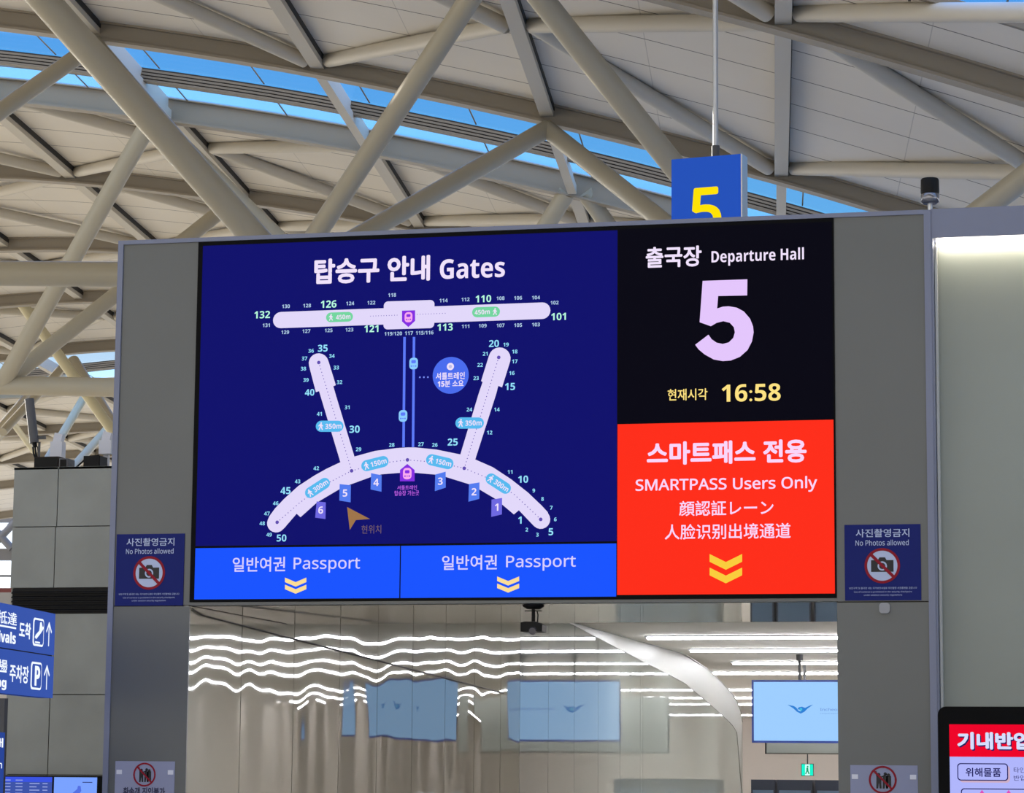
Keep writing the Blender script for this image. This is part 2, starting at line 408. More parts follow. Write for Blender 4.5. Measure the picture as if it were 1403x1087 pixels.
tube_part(T1, 'diagonal_tube', [NL53, B0], .175); tube_part(T1, 'diagonal_tube', [NL42, B0], .2)
R42 = node(uR, 42); R53 = node(uR, 53)
tube_part(T1, 'diagonal_tube', [R42, B2], .2); tube_part(T1, 'diagonal_tube', [R53, B2], .185)
PL = at_v(0, 380, 47.5); PR = at_v(153, 383, 47.5); dr = (PR-PL)
tube_part(T1, 'bottom_chord', [PL-dr*3, B1], .232); tube_part(T1, 'bottom_chord', [B1, B2], .232)
def gusset(root, P, w=.55):
    b = MB(); b.obox(P+Vector((-w, -.03, -.12)), (2*w, 0, 0), (0, .06, 0), (0, 0, .3), steel); b.build('gusset_plate', root, world=0)

T2 = empty('roof_truss', (0, 0, 0), 'second truss of blue-grey tubes behind the first, at left', 'truss', 'tube trusses under the roof', world=ROOF_M)
Q1 = at_v(2, 528, 64.5); Q2 = at_v(151, 531, 64.5); dq = Q2-Q1
tube_part(T2, 'bottom_chord', [Q1-dq*2, Q1+dq*9], .238)
N60 = at_v(209, 160, 60); N69 = at_v(330, 268, 69)
tube_part(T2, 'diagonal_tube', [N60, Q1], .215); tube_part(T2, 'diagonal_tube', [N69, Q1], .2)
N60b = node(uM, 60); Q3 = at_v(604, 560, 64.5)
tube_part(T2, 'diagonal_tube', [at_v(778, 262, 60), at_v(604, 540, 64.5)], .205)
tube_part(T2, 'diagonal_tube', [at_v(800, 262, 60), at_v(1010, 560, 64.5)], .2)
tube_part(T2, 'diagonal_tube', [N60, at_v(604, 540, 64.5)], .2, label='steel tube running down behind the screen')

T3 = empty('roof_truss', (0, 0, 0), 'far truss of slender tubes beyond the lower pipe at left', 'truss', 'tube trusses under the roof', world=ROOF_M)
T3B = at_v(193, 645, 93)
tube_part(T3, 'diagonal_tube', [at_v(10, 388, 88.5), T3B], .19, mat('cream_tube', (206, 196, 160), .5))
tube_part(T3, 'diagonal_tube', [at_v(92, 497, 97.5), at_v(4, 592, 93)], .16)
tube_part(T3, 'diagonal_tube', [at_v(100, 495, 97.5), T3B], .24)
tube_part(T3, 'diagonal_tube', [at_v(48, 532, 97.5), at_v(-20, 612, 93)], .18)
tube_part(T3, 'diagonal_tube', [at_v(118, 540, 107), at_v(58, 642, 102)], .17)
tube_part(T3, 'diagonal_tube', [at_v(170, 562, 107), at_v(90, 652, 102)], .17)
tube_part(T3, 'diagonal_tube', [at_v(12, 572, 107), at_v(46, 618, 112)], .13, mat('cream_tube', (206, 196, 160)))
tube_part(T3, 'diagonal_tube', [at_v(18, 572, 107), at_v(-30, 640, 112)], .15)
tube_part(T3, 'diagonal_tube', [at_v(14, 395, 88.5), at_v(-40, 500, 93)], .13)

# ---- far end facade seen at the left edge (grey frame with bright openings)
b = MB(); fm = mat('far_frame', (120, 120, 122), .6)
def slab(x0, y0, x1, y1, v, mt, t=.3):
    p = [at_v(x0, y0, v), at_v(x1, y0, v), at_v(x1, y1, v), at_v(x0, y1, v)]; b.prism(p, (0, t, 0), mt)
slab(-60, 640, 170, 646, 150, fm); slab(-60, 668, 170, 676, 150, fm); slab(-60, 690, 170, 716, 150, fm)
slab(-60, 752, 170, 768, 150, fm); slab(-60, 788, 170, 790.5, 150, fm); slab(-60, 806, 170, 812, 150, mat('far_red', (110, 50, 48), .6)); slab(-60, 812, 170, 1068, 150, mat('far_wall', (150, 148, 146), .6))
for (p, q) in (((-14, 752), (20, 716)), ((-16, 716), (16, 752)), ((20, 752), (54, 716))):
    A, B = at_v(p[0], p[1], 149.9), at_v(q[0], q[1], 149.9); b.tube([A, B], .22, fm, 10)
b.build('window_4', world=ROOF_M, kind='structure', label='grey framed glazing at the far end of the hall', category='window')
b = MB()
slab(-60, 640, 170, 812, 150.6, clear, .02); b.build('window_5', world=ROOF_M, kind='structure', label='far end glass', category='window')

# ================================================================== GATE PORTAL
gp = empty('gate_portal', (-4.1, 0, 0), 'grey metal gate portal carrying the big screen, two wide pillars', 'gate')
D = 2.3
b = MB(); zs = at_y(200, 830.5, 0).z
b.box(X_O+.04, X_SL, 0, .02, 0, zs-.004, clad); b.box(X_O+.04, X_SL-.12, .02, D, 0, zs-.004, clad); b.box(X_O+.04, X_SL-.12, .006, D, zs-.004, zs+.004, darkm); b.box(X_O+.04, X_SL, 0, .02, zs+.004, Z_TOP-.03, clad); b.box(X_O+.04, X_SL-.12, .02, D, zs+.004, Z_TOP-.03, clad); b.build('pillar_cladding', gp)
b = MB(); zr = at_y(1200, 825, 0).z
b.box(X_SR, X_P, 0, D, 0, zr-.004, clad); b.box(X_SR, X_P, .006, D, zr-.004, zr+.004, darkm); b.box(X_SR, X_P, 0, D, zr+.004, Z_TOP-.03, clad); b.build('pillar_cladding', gp)
b = MB(); b.box(X_O, X_O+.04, -.012, D, 0, Z_TOP, trimm); b.build('side_trim', gp)
b = MB(); b.box(X_P, X_P+.045, -.012, D, 0, Z_TOP-.002, trimm); b.build('side_trim', gp)
b = MB(); b.box(X_O+.04, X_P, -.012, D, Z_TOP-.03, Z_TOP, trimm); b.build('top_trim', gp)
b = MB(); b.box(X_SL, X_SR, .10, D, Z_SB-.02, Z_TOP-.03, greyp); b.build('header_core', gp)
soff = mat('polished_soffit', (150, 146, 138), .04, .75, noise=.08)
b = MB(); b.box(X_SL, X_SR, -.004, .1, Z_SOF, Z_SB-.006, clad)
b.box(X_SL, X_SR, .1, D, Z_SOF, Z_SB-.02, soff); b.build('header_soffit', gp)

# ---- LED display
led = empty('led_display', (-4.1, 0, 2.8), 'large lit departure screen with airport map, red notice and clock', 'display screen')
b = MB(); b.box(X_SL, X_SR, -.010, .099, Z_SB-.004, Z_ST, blackgloss); b.build('bezel', led)
SP = Plane((0, -.0105, 0), (1, 0, 0), (0, 0, 1))
navy = glow('led_navy', (13, 14, 108), 1, True); blue = glow('led_blue', (24, 84, 255), 1, True); red = glow('led_red', (255, 45, 24), 1, True); blk = glow('led_black', (5, 4, 16), 1)
wht = glow('led_white', (240, 226, 252), 1); lil = glow('led_lilac', (226, 216, 250), 1); violet5 = glow('led_pale_violet', (228, 198, 252), 1)
pk = glow('led_pink_white', (250, 214, 250), 1); gold = glow('led_gold', (250, 204, 60), 1); gold2 = glow('led_pale_gold', (252, 220, 150), 1); yel = glow('led_yellow', (255, 226, 130), 1)
cyan = glow('led_cyan', (150, 226, 255), 1); mint = glow('led_mint', (186, 252, 226), 1); pale = glow('led_pale', (178, 206, 236), 1); passw = glow('led_passport_text', (214, 206, 255), 1)
green = glow('led_green', (116, 214, 160), 1); sky_ = glow('led_sky', (88, 186, 240), 1); dotm = glow('led_dot', (96, 78, 176), 1); rail_ = glow('led_track', (92, 122, 250), 1)
purp = glow('led_purple', (132, 46, 226), 1); plate = glow('led_plate', (84, 124, 240), 1); plate2 = glow('led_plate_violet', (110, 104, 226), 1); brown = glow('led_brown', (158, 116, 74), 1); dim = glow('led_dim_text', (116, 92, 104), 1)
ptx = glow('led_purple_text', (190, 96, 236), 1); pink = glow('led_icon_pink', (250, 170, 240), 1); trn = glow('led_train', (140, 204, 255), 1); circ = glow('led_circle', (74, 108, 238), 1)

def X(px, py): return SP.px(px, py)[0]
def Zp(px, py): return SP.px(px, py)[1]
xl, xm, xr = X(268, 748), X(846.3, 540), X(1143, 700)
zt = Zp(560, 326.5); zb = Zp(560, 746); zpt = Zp(700, 746.6); zpb = Zp(560, 819.7); xd = X(548.4, 780)
zrt = Zp(1000, 578.3); zrb = Zp(1000, 814.5)
def panel(name, a0, b0, a1, b1, mt):
    g = G(SP); g.rect(a0, b0, a1, b1, mt, 1); return g.build(name, led)
mp = panel('map_panel', xl, zb+.004, xm-.004, zt, navy)
g = G(SP)
g.pxtext('탑승구 안내', 431, 352.5, 589.5, 387.5, wht, 4, .034); g.pxtext('Gates', 603, 354.3, 692, 381.5, wht, 4, .004, True); g.build('title_lettering', mp)
g = G(SP)
def stadium(p, q, r, mt, l, n=10):
    A, B = Vector(SP.px(*p)), Vector(SP.px(*q)); R = r*.00507; t = math.atan2(B.y-A.y, B.x-A.x); pts = []
    for k in range(n+1): a = t-math.pi/2+math.pi*k/n; pts.append((B.x+R*math.cos(a), B.y+R*math.sin(a)))
    for k in range(n+1): a = t+math.pi/2+math.pi*k/n; pts.append((A.x+R*math.cos(a), A.y+R*math.sin(a)))
    g.poly(pts, mt, l)
stadium((385, 438.8), (743, 426), 11.4, lil, 2)
a0, b0 = SP.px(525.5, 451.8); a1, b1 = SP.px(595.5, 411.2); g.rrect(a0, b0, a1, b1, .03, lil, 2)
def cap(cx, cy, r, t0, t1, n=10): return [(cx+r*math.cos(math.radians(t0+(t1-t0)*k/n)), cy+r*math.sin(math.radians(t0+(t1-t0)*k/n))) for k in range(n+1)]
g.pxpoly(cap(436.8, 498, 13.6, 165, 345)+[(460.3, 528), (456.8, 529.5), (459.8, 540), (490, 640), (470, 645), (438.5, 540), (437.4, 536.2), (433, 537.6)], lil, 2)
g.pxpoly(cap(684.7, 491.3, 15, 195, 375)+[(688, 531), (682.7, 529), (680, 540), (648, 640), (627, 636), (655.9, 540), (661.4, 523.8), (659.3, 522.4)], lil, 2)
arc = [(369, 708), (377, 697), (389.3, 684), (408.6, 666.5), (430.8, 652), (448, 642.4), (466.5, 633.7), (486.8, 625.6), (513.8, 618.2), (542.8, 614.4), (558.3, 613.4), (569, 613.4), (598, 616.3), (630.8, 623), (651, 629.8), (675.2, 640.4), (700.3, 656.9), (723.5, 675.2), (742.8, 693.6), (750.5, 702)]
arc += cap(741, 712, 13, -40, 135, 9)
arc += [(711, 699.4), (704.2, 705.2), (679, 683.9), (657.8, 671.4), (642.4, 663.6), (611.5, 654), (596, 650.5), (569, 648.2), (548.6, 648.2), (523.5, 650.1), (508, 654), (479, 664.6), (465.5, 670.4), (434.6, 688.7), (411.9, 709), (406.6, 704.2), (390, 723.5)]
arc += cap(378.5, 717.5, 12.4, 40, 205, 9)
g.pxpoly(arc, lil, 2); g.build('terminal_map', mp)
g = G(SP)
g.pxdots([(508, 433.5), (548, 432)], 3.6, .6, dotm, 3); g.pxdots([(572, 431), (614, 429.5)], 3.6, .6, dotm, 3)
g.pxdots([(437, 497), (482, 645)], 4.6, .75, dotm, 3); g.pxdots([(683.5, 490), (636.3, 642)], 4.6, .75, dotm, 3)
g.pxdots([(380, 716), (410, 690), (440, 667), (482, 645.5), (515, 636), (558.5, 630.5), (600, 634), (636.3, 642), (670, 656), (705, 678), (741, 712)], 4.6, .75, dotm, 3)
for p in ((437, 497), (683.5, 490), (482, 645.5), (558.5, 630.5), (636.3, 642), (380, 716), (741, 712)): g.pxdot(*p, 2.5, dotm, 3, 14)
g.pxdots([(575.5, 517.3), (592, 517)], 4.4, 1.3, glow('led_blue_dot', (120, 140, 250)), 3)
g.build('walking_routes', mp); g = G(SP)
for x in (554.5, 567.5):
    g.pxpoly([(x-1.7, 462), (x+1.7, 462), (x+.3, 613), (x-3.1, 613)], rail_, 3)
g.build('shuttle_tracks', mp); g = G(SP)
a, c = SP.px(617.7, 514.6); g.circle(a, c, 25.2*.0051, circ, 3, 48); a, c = SP.px(617.4, 502.6); g.circle(a, c, 5*.0051, wht, 4); g.circle(a, c, 2.4*.0051, glow('led_icon_clock', (190, 190, 230)), 5)
g.pxtext('셔틀트레인', 597.5, 510.5, 637, 520.5, wht, 4, .02); g.pxtext('15분 소요', 600, 521.5, 635.5, 530.5, wht, 4, .02)
g.build('shuttle_time_bubble', mp)
def train(cx, cy, w, h, body, hole):
    a, c = SP.px(cx, cy); w *= .0051; h *= .0051
    g.rrect(a-w/2, c-h/2, a+w/2, c+h/2, w*.4, body, 4); g.rrect(a-w*.27, c+h*.02, a+w*.27, c+h*.30, w*.12, hole, 5)
    g.circle(a-w*.25, c-h*.22, w*.09, hole, 5, 10); g.circle(a+w*.25, c-h*.22, w*.09, hole, 5, 10); g.rect(a-w*.1, c-h*.25, a+w*.1, c-h*.19, hole, 5)
for tx, ty in ((567, 498.5), (552.5, 570.3)): g = G(SP); train(tx, ty, 12, 16, trn, rail_); g.build('train_icon', mp)
g = G(SP)
g.pxpoly([(558.3, 636), (568.3, 644.3), (568.3, 659.8), (548.2, 659.8), (548.2, 644.3)], purp, 3); train(558.3, 649.3, 12, 15.5, pink, purp); g.build('shuttle_station_icon', mp); g = G(SP)
g.pxpoly([(551, 426), (569, 425.4), (569, 440), (559.7, 448.5), (551, 440.8)], purp, 3); train(560, 435, 11, 14, pink, purp); g.build('shuttle_station_icon', mp); g = G(SP)
g.pxtext('셔틀트레인', 544.5, 665.5, 571.5, 671.5, ptx, 4, .01); g.pxtext('탑승장 가는곳', 541, 672.5, 574.5, 679.5, ptx, 4, .01)
g.build('station_lettering', mp); g = G(SP)
g.pxpoly([(475.8, 695.1), (507.1, 711.5), (487.8, 712.9), (479.5, 726.4)], brown, 3); g.pxtext('현위치', 495.5, 719.8, 522.5, 731.5, dim, 3)
g.build('you_are_here_arrow', mp)
g = G(SP)
def pill(cx, cy, ln, h, ang, mt, txt, right=False):
    global g
    g = G(SP)
    t = math.radians(ang); dx, dy = math.cos(t), math.sin(t); k = (ln-h)/2
    stadium((cx-dx*k, cy+dy*k), (cx+dx*k, cy-dy*k), h/2, mt, 4)
    s = 1 if right else -1; wx = s*ln*.315
    g.pxnum(txt, cx-s*ln*.135*dx, cy+s*ln*.135*dy, h*.46, wht, 5, 0, t, .92)
    ox, oy = cx+wx*dx, cy-wx*dy; q = h/15   # walking figure
    def W(pts): g.pxpoly([(ox+(x*dx+y*dy)*q, oy-(x*dy)*q+y*dx*q) for x, y in pts], wht, 5)
    g.pxdot(ox-4.2*dy*q+0.6*q, oy-4.2*dx*q, 1.1*q, wht, 5)
    W([(-1, -3), (1.2, -3), (1.4, .6), (-1, .6)]); W([(-1, .4), (.4, .4), (-1.6, 5), (-3, 5)]); W([(-.2, .4), (1.4, .4), (3, 4.8), (1.6, 5)])
    W([(1, -3), (3.4, -.2), (2.7, .6), (.6, -1.6)]); W([(-1, -3), (-3.2, -.4), (-2.6, .4), (-.6, -1.6)])
    g.build('distance_tag', mp)
pill(465.5, 434.8, 37.5, 13.6, 2, green, '450m'); pill(666.2, 427.8, 38.5, 14, 2, green, '450m', True)
pill(452, 584.4, 38.6, 15.4, 0, sky_, '350m'); pill(643.8, 580, 39.4, 15.4, 0, sky_, '350m')
pill(514, 635.6, 38.6, 15.4, 14, sky_, '150m'); pill(602.8, 633, 38.6, 15.4, -13, sky_, '150m')
pill(435.3, 669, 38.6, 15.2, 33, sky_, '300m'); pill(683, 663, 38.6, 15.2, -33, sky_, '300m')
def num(t, x, y, h, mt):
    g = G(SP); g.pxnum(t, x, y, h, mt, 3); g.build('gate_number', mp)
for t, x, y, h in (('132', 359.5, 431.5, 10), ('126', 450.5, 417, 10), ('121', 509, 450.6, 9.6), ('110', 662.5, 409.6, 9.8), ('113', 610, 448.6, 9.8), ('101', 765.5, 434, 10)): num(t, x, y, h, mint)
for t, x, y in (('130', 392, 420), ('128', 421, 419), ('124', 480, 416), ('122', 509, 415), ('118', 537.5, 404.5), ('131', 365, 446), ('129', 391, 455.5), ('127', 420, 454), ('125', 450.5, 453), ('123', 479, 452), ('119/120', 539, 457.5), ('117', 560.5, 456.8), ('115/116', 582, 456.2), ('114', 608, 412), ('112', 638, 410.6), ('108', 686, 409), ('106', 710, 408.5), ('104', 734.5, 408), ('102', 760, 415), ('111', 638, 447.5), ('109', 661.5, 446.6), ('107', 686, 446.2), ('105', 710, 445.8), ('103', 734.5, 445)): num(t, x, y, 5, pale)
for t, x, y, h in (('35', 442.5, 477.4, 9.6), ('40', 424.5, 538, 9), ('30', 486, 588.4, 10), ('45', 391.5, 672.6, 9.6), ('50', 386, 737.5, 9.6), ('20', 677, 471, 9.6), ('15', 699, 530, 9.8), ('25', 620.5, 606, 9.8), ('10', 717, 657, 9.8), ('5', 755, 729, 9.8), ('1', 712.5, 713, 9.8)): num(t, x, y, h, cyan)
for t, x, y in (('36', 426.5, 481), ('34', 455, 488), ('37', 417.5, 491.5), ('33', 461, 504), ('38', 416, 505.5), ('32', 465.5, 524), ('39', 419.5, 521), ('31', 476, 558.5), ('41', 437.8, 567.5), ('29', 491.5, 616), ('42', 433.5, 642), ('43', 408, 660), ('46', 378, 690), ('47', 366, 704), ('48', 359.5, 717.5), ('49', 369, 733), ('19', 693.5, 472.5), ('18', 705.5, 482), ('17', 705.5, 495.5), ('16', 701.5, 511.5), ('21', 665, 485), ('22', 658, 500.3), ('23', 652.5, 518.5), ('24', 643.4, 561.5), ('14', 681, 561.5), ('12', 671, 593), ('28', 537, 610), ('27', 577, 609), ('26', 596, 610), ('11', 699, 647), ('9', 731.5, 672.5), ('8', 743.5, 684), ('7', 755.5, 696), ('6', 761, 712), ('2', 722, 726), ('3', 736.5, 733)): num(t, x, y, 5.2, cyan)
g = G(SP)
for t, q, mt in (('6', [(434.1, 687.4), (446.6, 688.7), (446.2, 711.5), (432.1, 709.6)], plate2), ('5', [(465.6, 663.6), (481, 665.2), (480.6, 688.7), (465.2, 686.2)], plate), ('4', [(508.6, 648.6), (523.1, 651.5), (522.9, 674.1), (508, 671)], plate), ('3', [(596.6, 650.5), (610.9, 646.6), (610.9, 668.5), (596, 673.3)], plate), ('2', [(642.8, 663.6), (657.2, 661.3), (656.9, 683.9), (642, 687.8)], plate), ('1', [(673.7, 684.9), (688.2, 682.6), (687.8, 705.2), (673.3, 708.6)], plate2)):
    g = G(SP); g.pxpoly(q, mt, 3); g.pxnum(t, sum(p[0] for p in q)/4, sum(p[1] for p in q)/4, 10, wht, 4); g.build('departure_gate_plate', mp)
for (x0, x1, tx, txp, cx) in ((xl, xd-.004, (319, 763.5, 391, 783.8), (402.5, 764, 493.5, 785), (390.7, 420, 791.8)), (xd+.004, xm-.006, (605.8, 761, 681, 781.3), (693.6, 761.4, 789, 782.4), (681.4, 711.5, 790.3))):
    pp = panel('passport_panel', x0, zpb, x1, zpt, blue); g = G(SP)
    g.pxtext('일반여권', *tx, passw, 3, .012); g.pxtext('Passport', *txp, passw, 3, .008, False); g.build('lettering', pp); g = G(SP); chevrons(g, *cx, 6.2, 6.2, 9.7, gold2, 3); g.build('chevrons', pp)
hp = panel('hall_number_panel', xm+.004, zrt+.006, xr, Zp(1000, 309), blk); g = G(SP)
g.pxtext('출국장', 885, 337.8, 961.5, 366.5, wht, 4, .025); g.pxtext('Departure Hall', 975, 341.4, 1101.7, 363, wht, 4, 0, True); g.build('hall_title', hp); g = G(SP)
g.pxpoly([(840+x/3.622, 290+y/3.622) for x, y in ((445, 345), (667, 337), (666, 417), (522, 420), (517, 482), (545, 473), (575, 471), (615, 478), (650, 497), (680, 532), (695, 570), (698, 600), (690, 645), (668, 688), (630, 722), (585, 740), (545, 743), (500, 735), (455, 710), (425, 685), (408, 662), (474, 612), (490, 635), (515, 652), (545, 658), (575, 650), (597, 628), (605, 600), (600, 575), (580, 553), (548, 545), (515, 553), (486, 570), (430, 550))], violet5, 4); g.build('hall_number', hp); g = G(SP); g.pxtext('현재시각', 915, 533, 969.5, 549, yel, 4, .012); g.pxtext('16:58', 989, 526.4, 1069.7, 550.3, yel, 4, 0, True); g.build('clock', hp)
np_ = panel('smart_lane_panel', xm, zrb, xr, zrt, red); g = G(SP)
g.pxtext('스마트패스 전용', 886.5, 604, 1105.3, 636, pk, 4, .035); g.pxtext('SMARTPASS Users Only', 871, 654.5, 1119.8, 676, pk, 4, .016, False)
g.pxtext('顔認証レーン', 930.7, 686, 1060, 706.8, pk, 4, .012); g.pxtext('人脸识别出境通道', 911, 717.8, 1083.5, 739, pk, 4, .012)
g.build('lettering', np_); g = G(SP); chevrons(g, 972.4, 1017, 759.5, 11, 10.6, 18.6, gold, 4); g.build('chevrons', np_)

# ---- no-photo signs
pblue = mat('sign_blue', (24, 34, 104), .55, spec=.15); pwhite = mat('sign_white', (184, 194, 220), .5, spec=.2); pred = mat('sign_red', (140, 16, 36), .5, spec=.2); pblack = mat('sign_black', (14, 14, 18), .5); pgrey = mat('paper_white', (142, 146, 172), .5); pnavy = mat('sign_navy', (30, 34, 70), .5)
def rect_on_wall(x0, x1, y0, y1, Y=0):
    xm_, ym_ = (x0+x1)/2, (y0+y1)/2
    return at_y(x0, ym_, Y).x, at_y(x1, ym_, Y).x, at_y(xm_, y1, Y).z, at_y(xm_, y0, Y).z
def camera_sign(rect, label):
    x0, x1, z0, z1 = rect; w, h = x1-x0, z1-z0
    t = MB(); t.box(x0, x1, -.008, 0, z0, z1, pblue); root = t.build('no_photo_sign', label=label, category='sign', group='no photography signs')
    P = Plane((x0, -.0085, z0), (1, 0, 0), (0, 0, 1), .001)
    g = G(P); g.text('사진촬영금지', .15*w, .832*h, .855*w, .942*h, pwhite, 1, .012); g.text('No Photos allowed', .145*w, .722*h, .845*w, .796*h, pwhite, 1, .006)
    g.text('보안구역 및 출국장 내는 국가보안시설로 무단촬영 사진촬영을 금합니다', .055*w, .148*h, .945*w, .175*h, pwhite, 1); g.text('Use of cameras is prohibited in the security checkpoint', .12*w, .096*h, .88*w, .124*h, pwhite, 1); g.text('under aviation security regulations', .25*w, .054*h, .75*w, .082*h, pwhite, 1)
    g.build('lettering', root)
    g = G(P); cx, cy, r = .495*w, .455*h, .205*w
    g.circle(cx, cy, r, pwhite, 1, 48); g.ring(cx, cy, r*.97, r*1.14, pred, 2, 56)
    bx, by = r*.72, r*.36
    g.poly([(cx-bx, cy-by*1.1), (cx+bx, cy-by*1.1), (cx+bx, cy+by), (cx+r*.28, cy+by), (cx+r*.18, cy+by*1.5), (cx-r*.18, cy+by*1.5), (cx-r*.28, cy+by), (cx-bx, cy+by)], pblack, 2)
    g.ring(cx, cy-.02*r, r*.20, r*.30, pwhite, 3, 30)
    d = r*.74; g.line(cx-d, cy+d, cx+d, cy-d, r*.2, pred, 4); g.build('pictogram', root)
camera_sign(rect_on_wall(159.2, 252.2, 732, 830.3), 'blue no-photos sign on the left pillar beside the map')
camera_sign(rect_on_wall(1157.5, 1261.8, 719, 823), 'blue no-photos sign on the right pillar beside the red panel')
def paper_notice(x0, x1, y0, cxp, cyp, rp, label, texty=None):
    a0, a1, _, z1 = rect_on_wall(x0, x1, y0, y0); w = a1-a0; z0 = z1-w*1.35
    t = MB(); t.box(a0, a1, -.004, 0, z0, z1, pgrey); root = t.build('paper_notice', label=label, category='notice', group='no entry notices for well-wishers')
    P = Plane((0, -.0045, 0), (1, 0, 0), (0, 0, 1), .001); g = G(P); cx, cy = P.px(cxp, cyp); r = rp*.00515
    g.ring(cx, cy, r*.86, r, pred, 2, 48)
    for k, (ox, s) in enumerate(((-.28, .9), (.18, 1.0), (.42, .82))):   # people with raised arm and luggage
        x = cx+ox*r; g.circle(x, cy+.42*r*s, .12*r, pblack, 1, 14)
        g.poly([(x-.17*r, cy+.28*r), (x+.17*r, cy+.28*r), (x+.19*r, cy-.62*r), (x+.05*r, cy-.62*r), (x, cy-.2*r), (x-.05*r, cy-.62*r), (x-.19*r, cy-.62*r)], pblack, 1)
    g.line(cx-.4*r, cy+.2*r, cx-.5*r, cy+.62*r, .09*r, pblack, 1); g.line(cx-.1*r, cy+.2*r, cx+.3*r, cy+.4*r, .08*r, pblack, 1)
    d = r*.66; g.line(cx-d, cy+d, cx+d, cy-d, r*.14, pred, 3); g.build('pictogram', root)
    g = G(P)
    wx = w*.70; tz = P.px(cxp, texty)[1] if texty else cy-1.62*r
    g.text('환송객 진입불가', cx-wx/2, tz-.032, cx+wx/2, tz+.032, pnavy, 1, .03); g.build('lettering', root)
    b = MB()
    for s in (0, 1):
        x = a0+.01 if s == 0 else a1-.05
        b.box(x, x+.04, -.0055, -.004, z1-.09, z1-.06, mat('clear_tape', (215, 216, 226), .15))
    b.build('tape', root)
paper_notice(158.5, 240, 1043.5, 198, 1061.8, 16, 'white no-entry notice taped low on the left pillar', 1085.5)
paper_notice(1165, 1257.3, 1049, 1209.5, 1069, 17.6, 'crinkled white no-entry notice taped low on the right pillar', 1097)
# small white sensor under the right sign
b = MB(); a0, a1, z0, z1 = rect_on_wall(1205, 1219.5, 826.5, 841); w = (a1-a0)/2; P = Plane((0, 0, 0), (1, 0, 0), (0, 0, 1))
g = G(P); pts = []; r = .022
for (cx, cy, t0) in ((a1-r, z1-r, 0), (a0+r, z1-r, 90), (a0+r, z0+r, 180), (a1-r, z0+r, 270)): pts += [(cx+r*math.cos(math.radians(t0+15*k)), 0, cy+r*math.sin(math.radians(t0+15*k))) for k in range(7)]
b.prism(pts, (0, -.025, 0), mat('sensor_white', (150, 150, 152), .5)); o = b.build('wall_sensor', label='small rounded white sensor under the right no-photos sign', category='sensor')
# ---- camera hung under the header
c0 = at_z(731, 829, Z_SOF-.002)
cz = empty('hanging_camera', c0, 'black camera hanging under the portal header', 'camera')
s = .0052
b = MB(); b.tube([c0, c0+Vector((0, 0, -.012)), c0+Vector((0, 0, -.03))], [.075, .075, .045], black, 24); b.build('mount_plate', cz)
b = MB(); b.tube([c0+Vector((0, 0, -.03)), c0+Vector((0, 0, -.115))], .013, black, 12); b.obox(c0+Vector((-.06, -.008, -.045)), (.12, 0, 0), (0, .016, 0), (0, 0, .006), black); b.build('drop_rod', cz)
b = MB(); b.tube([c0+Vector((.025, 0, -.04)), c0+Vector((.032, 0, -.07)), c0+Vector((.03, 0, -.12))], .004, black, 8); b.build('cable', cz)
b = MB(); P0 = c0+Vector((-.075, -.06, -.185)); b.prism([P0, P0+Vector((.148, 0, 0)), P0+Vector((.15, 0, .045)), P0+Vector((.11, 0, .065)), P0+Vector((.03, 0, .068)), P0+Vector((0, 0, .062))], (0, .14, 0), greyp if False else black); b.build('body', cz)
b = MB(); b.tube([c0+Vector((.01, -.05, -.178)), c0+Vector((.012, -.085, -.185))], [.028, .024], mat('lens_grey', (84, 80, 82), .2), 20); b.build('lens', cz)

# ---- recessed backlit wall panel right of the portal
xA = X_P+.045; xB = 1.6; zAt = Z_TOP+.005; zOpen = at_y(1340, 324, 0).z
pw = empty('backlit_wall_panel', (xA, 0, 0), 'tall frosted panel lit from its top edge, right of the portal', 'wall panel')
b = MB(); b.box(xA, xB, -.0, .35, zOpen, zAt, trimm); b.build('top_frame', pw)
b = MB(); b.box(xA, xA+.012, .0, .2, 0, zOpen, trimm); b.build('side_frame', pw)
b = MB(); b.box(xA+.012, xB, .20, .26, 0, zOpen, mat('frosted_panel', (138, 143, 134), .35, noise=.04, nscale=1.2)); b.build('frosted_sheet', pw)
b = MB(); b.box(xA+.016, xA+.03, .10, .19, 0, zOpen-.03, mat('acrylic_edge', (196, 196, 190), .3)); b.build('acrylic_edge', pw)
b = MB(); b.tube([(xA+.03, .11, zOpen-.022), (xB, .11, zOpen-.022)], .018, glow('strip_lamp', (255, 244, 226), 22, True, (200, 200, 200)), 14); b.build('strip_lamp', pw)
# beacon on top
bp = at_y(1274.5, 291, .12); bt = at_y(1274.5, 245, .12)
be = empty('beacon', (bp.x, .12, zAt), 'black-capped beacon standing on the portal top at right', 'beacon'); hz = bt.z-zAt
b = MB(); b.tube([(bp.x, .12, zAt), (bp.x, .12, zAt+hz*.32)], .017, silver, 16); b.tube([(bp.x, .12, zAt), (bp.x, .12, zAt+.006)], .04, greyp, 20); b.build('stem', be)
b = MB(); b.tube([(bp.x, .12, zAt+hz*.26), (bp.x, .12, zAt+hz*.30), (bp.x, .12, zAt+hz*.52), (bp.x, .12, zAt+hz*.56)], [.045, .062, .062, .055], mat('clear_ring', (130, 130, 136), .12, .7), 28); b.build('clear_ring', be)
b = MB(); b.tube([(bp.x, .12, zAt+hz*.55), (bp.x, .12, zAt+hz*.6), (bp.x, .12, zAt+hz*.96), (bp.x, .12, zAt+hz)], [.06, .063, .061, .055], black, 28); b.build('cap', be)

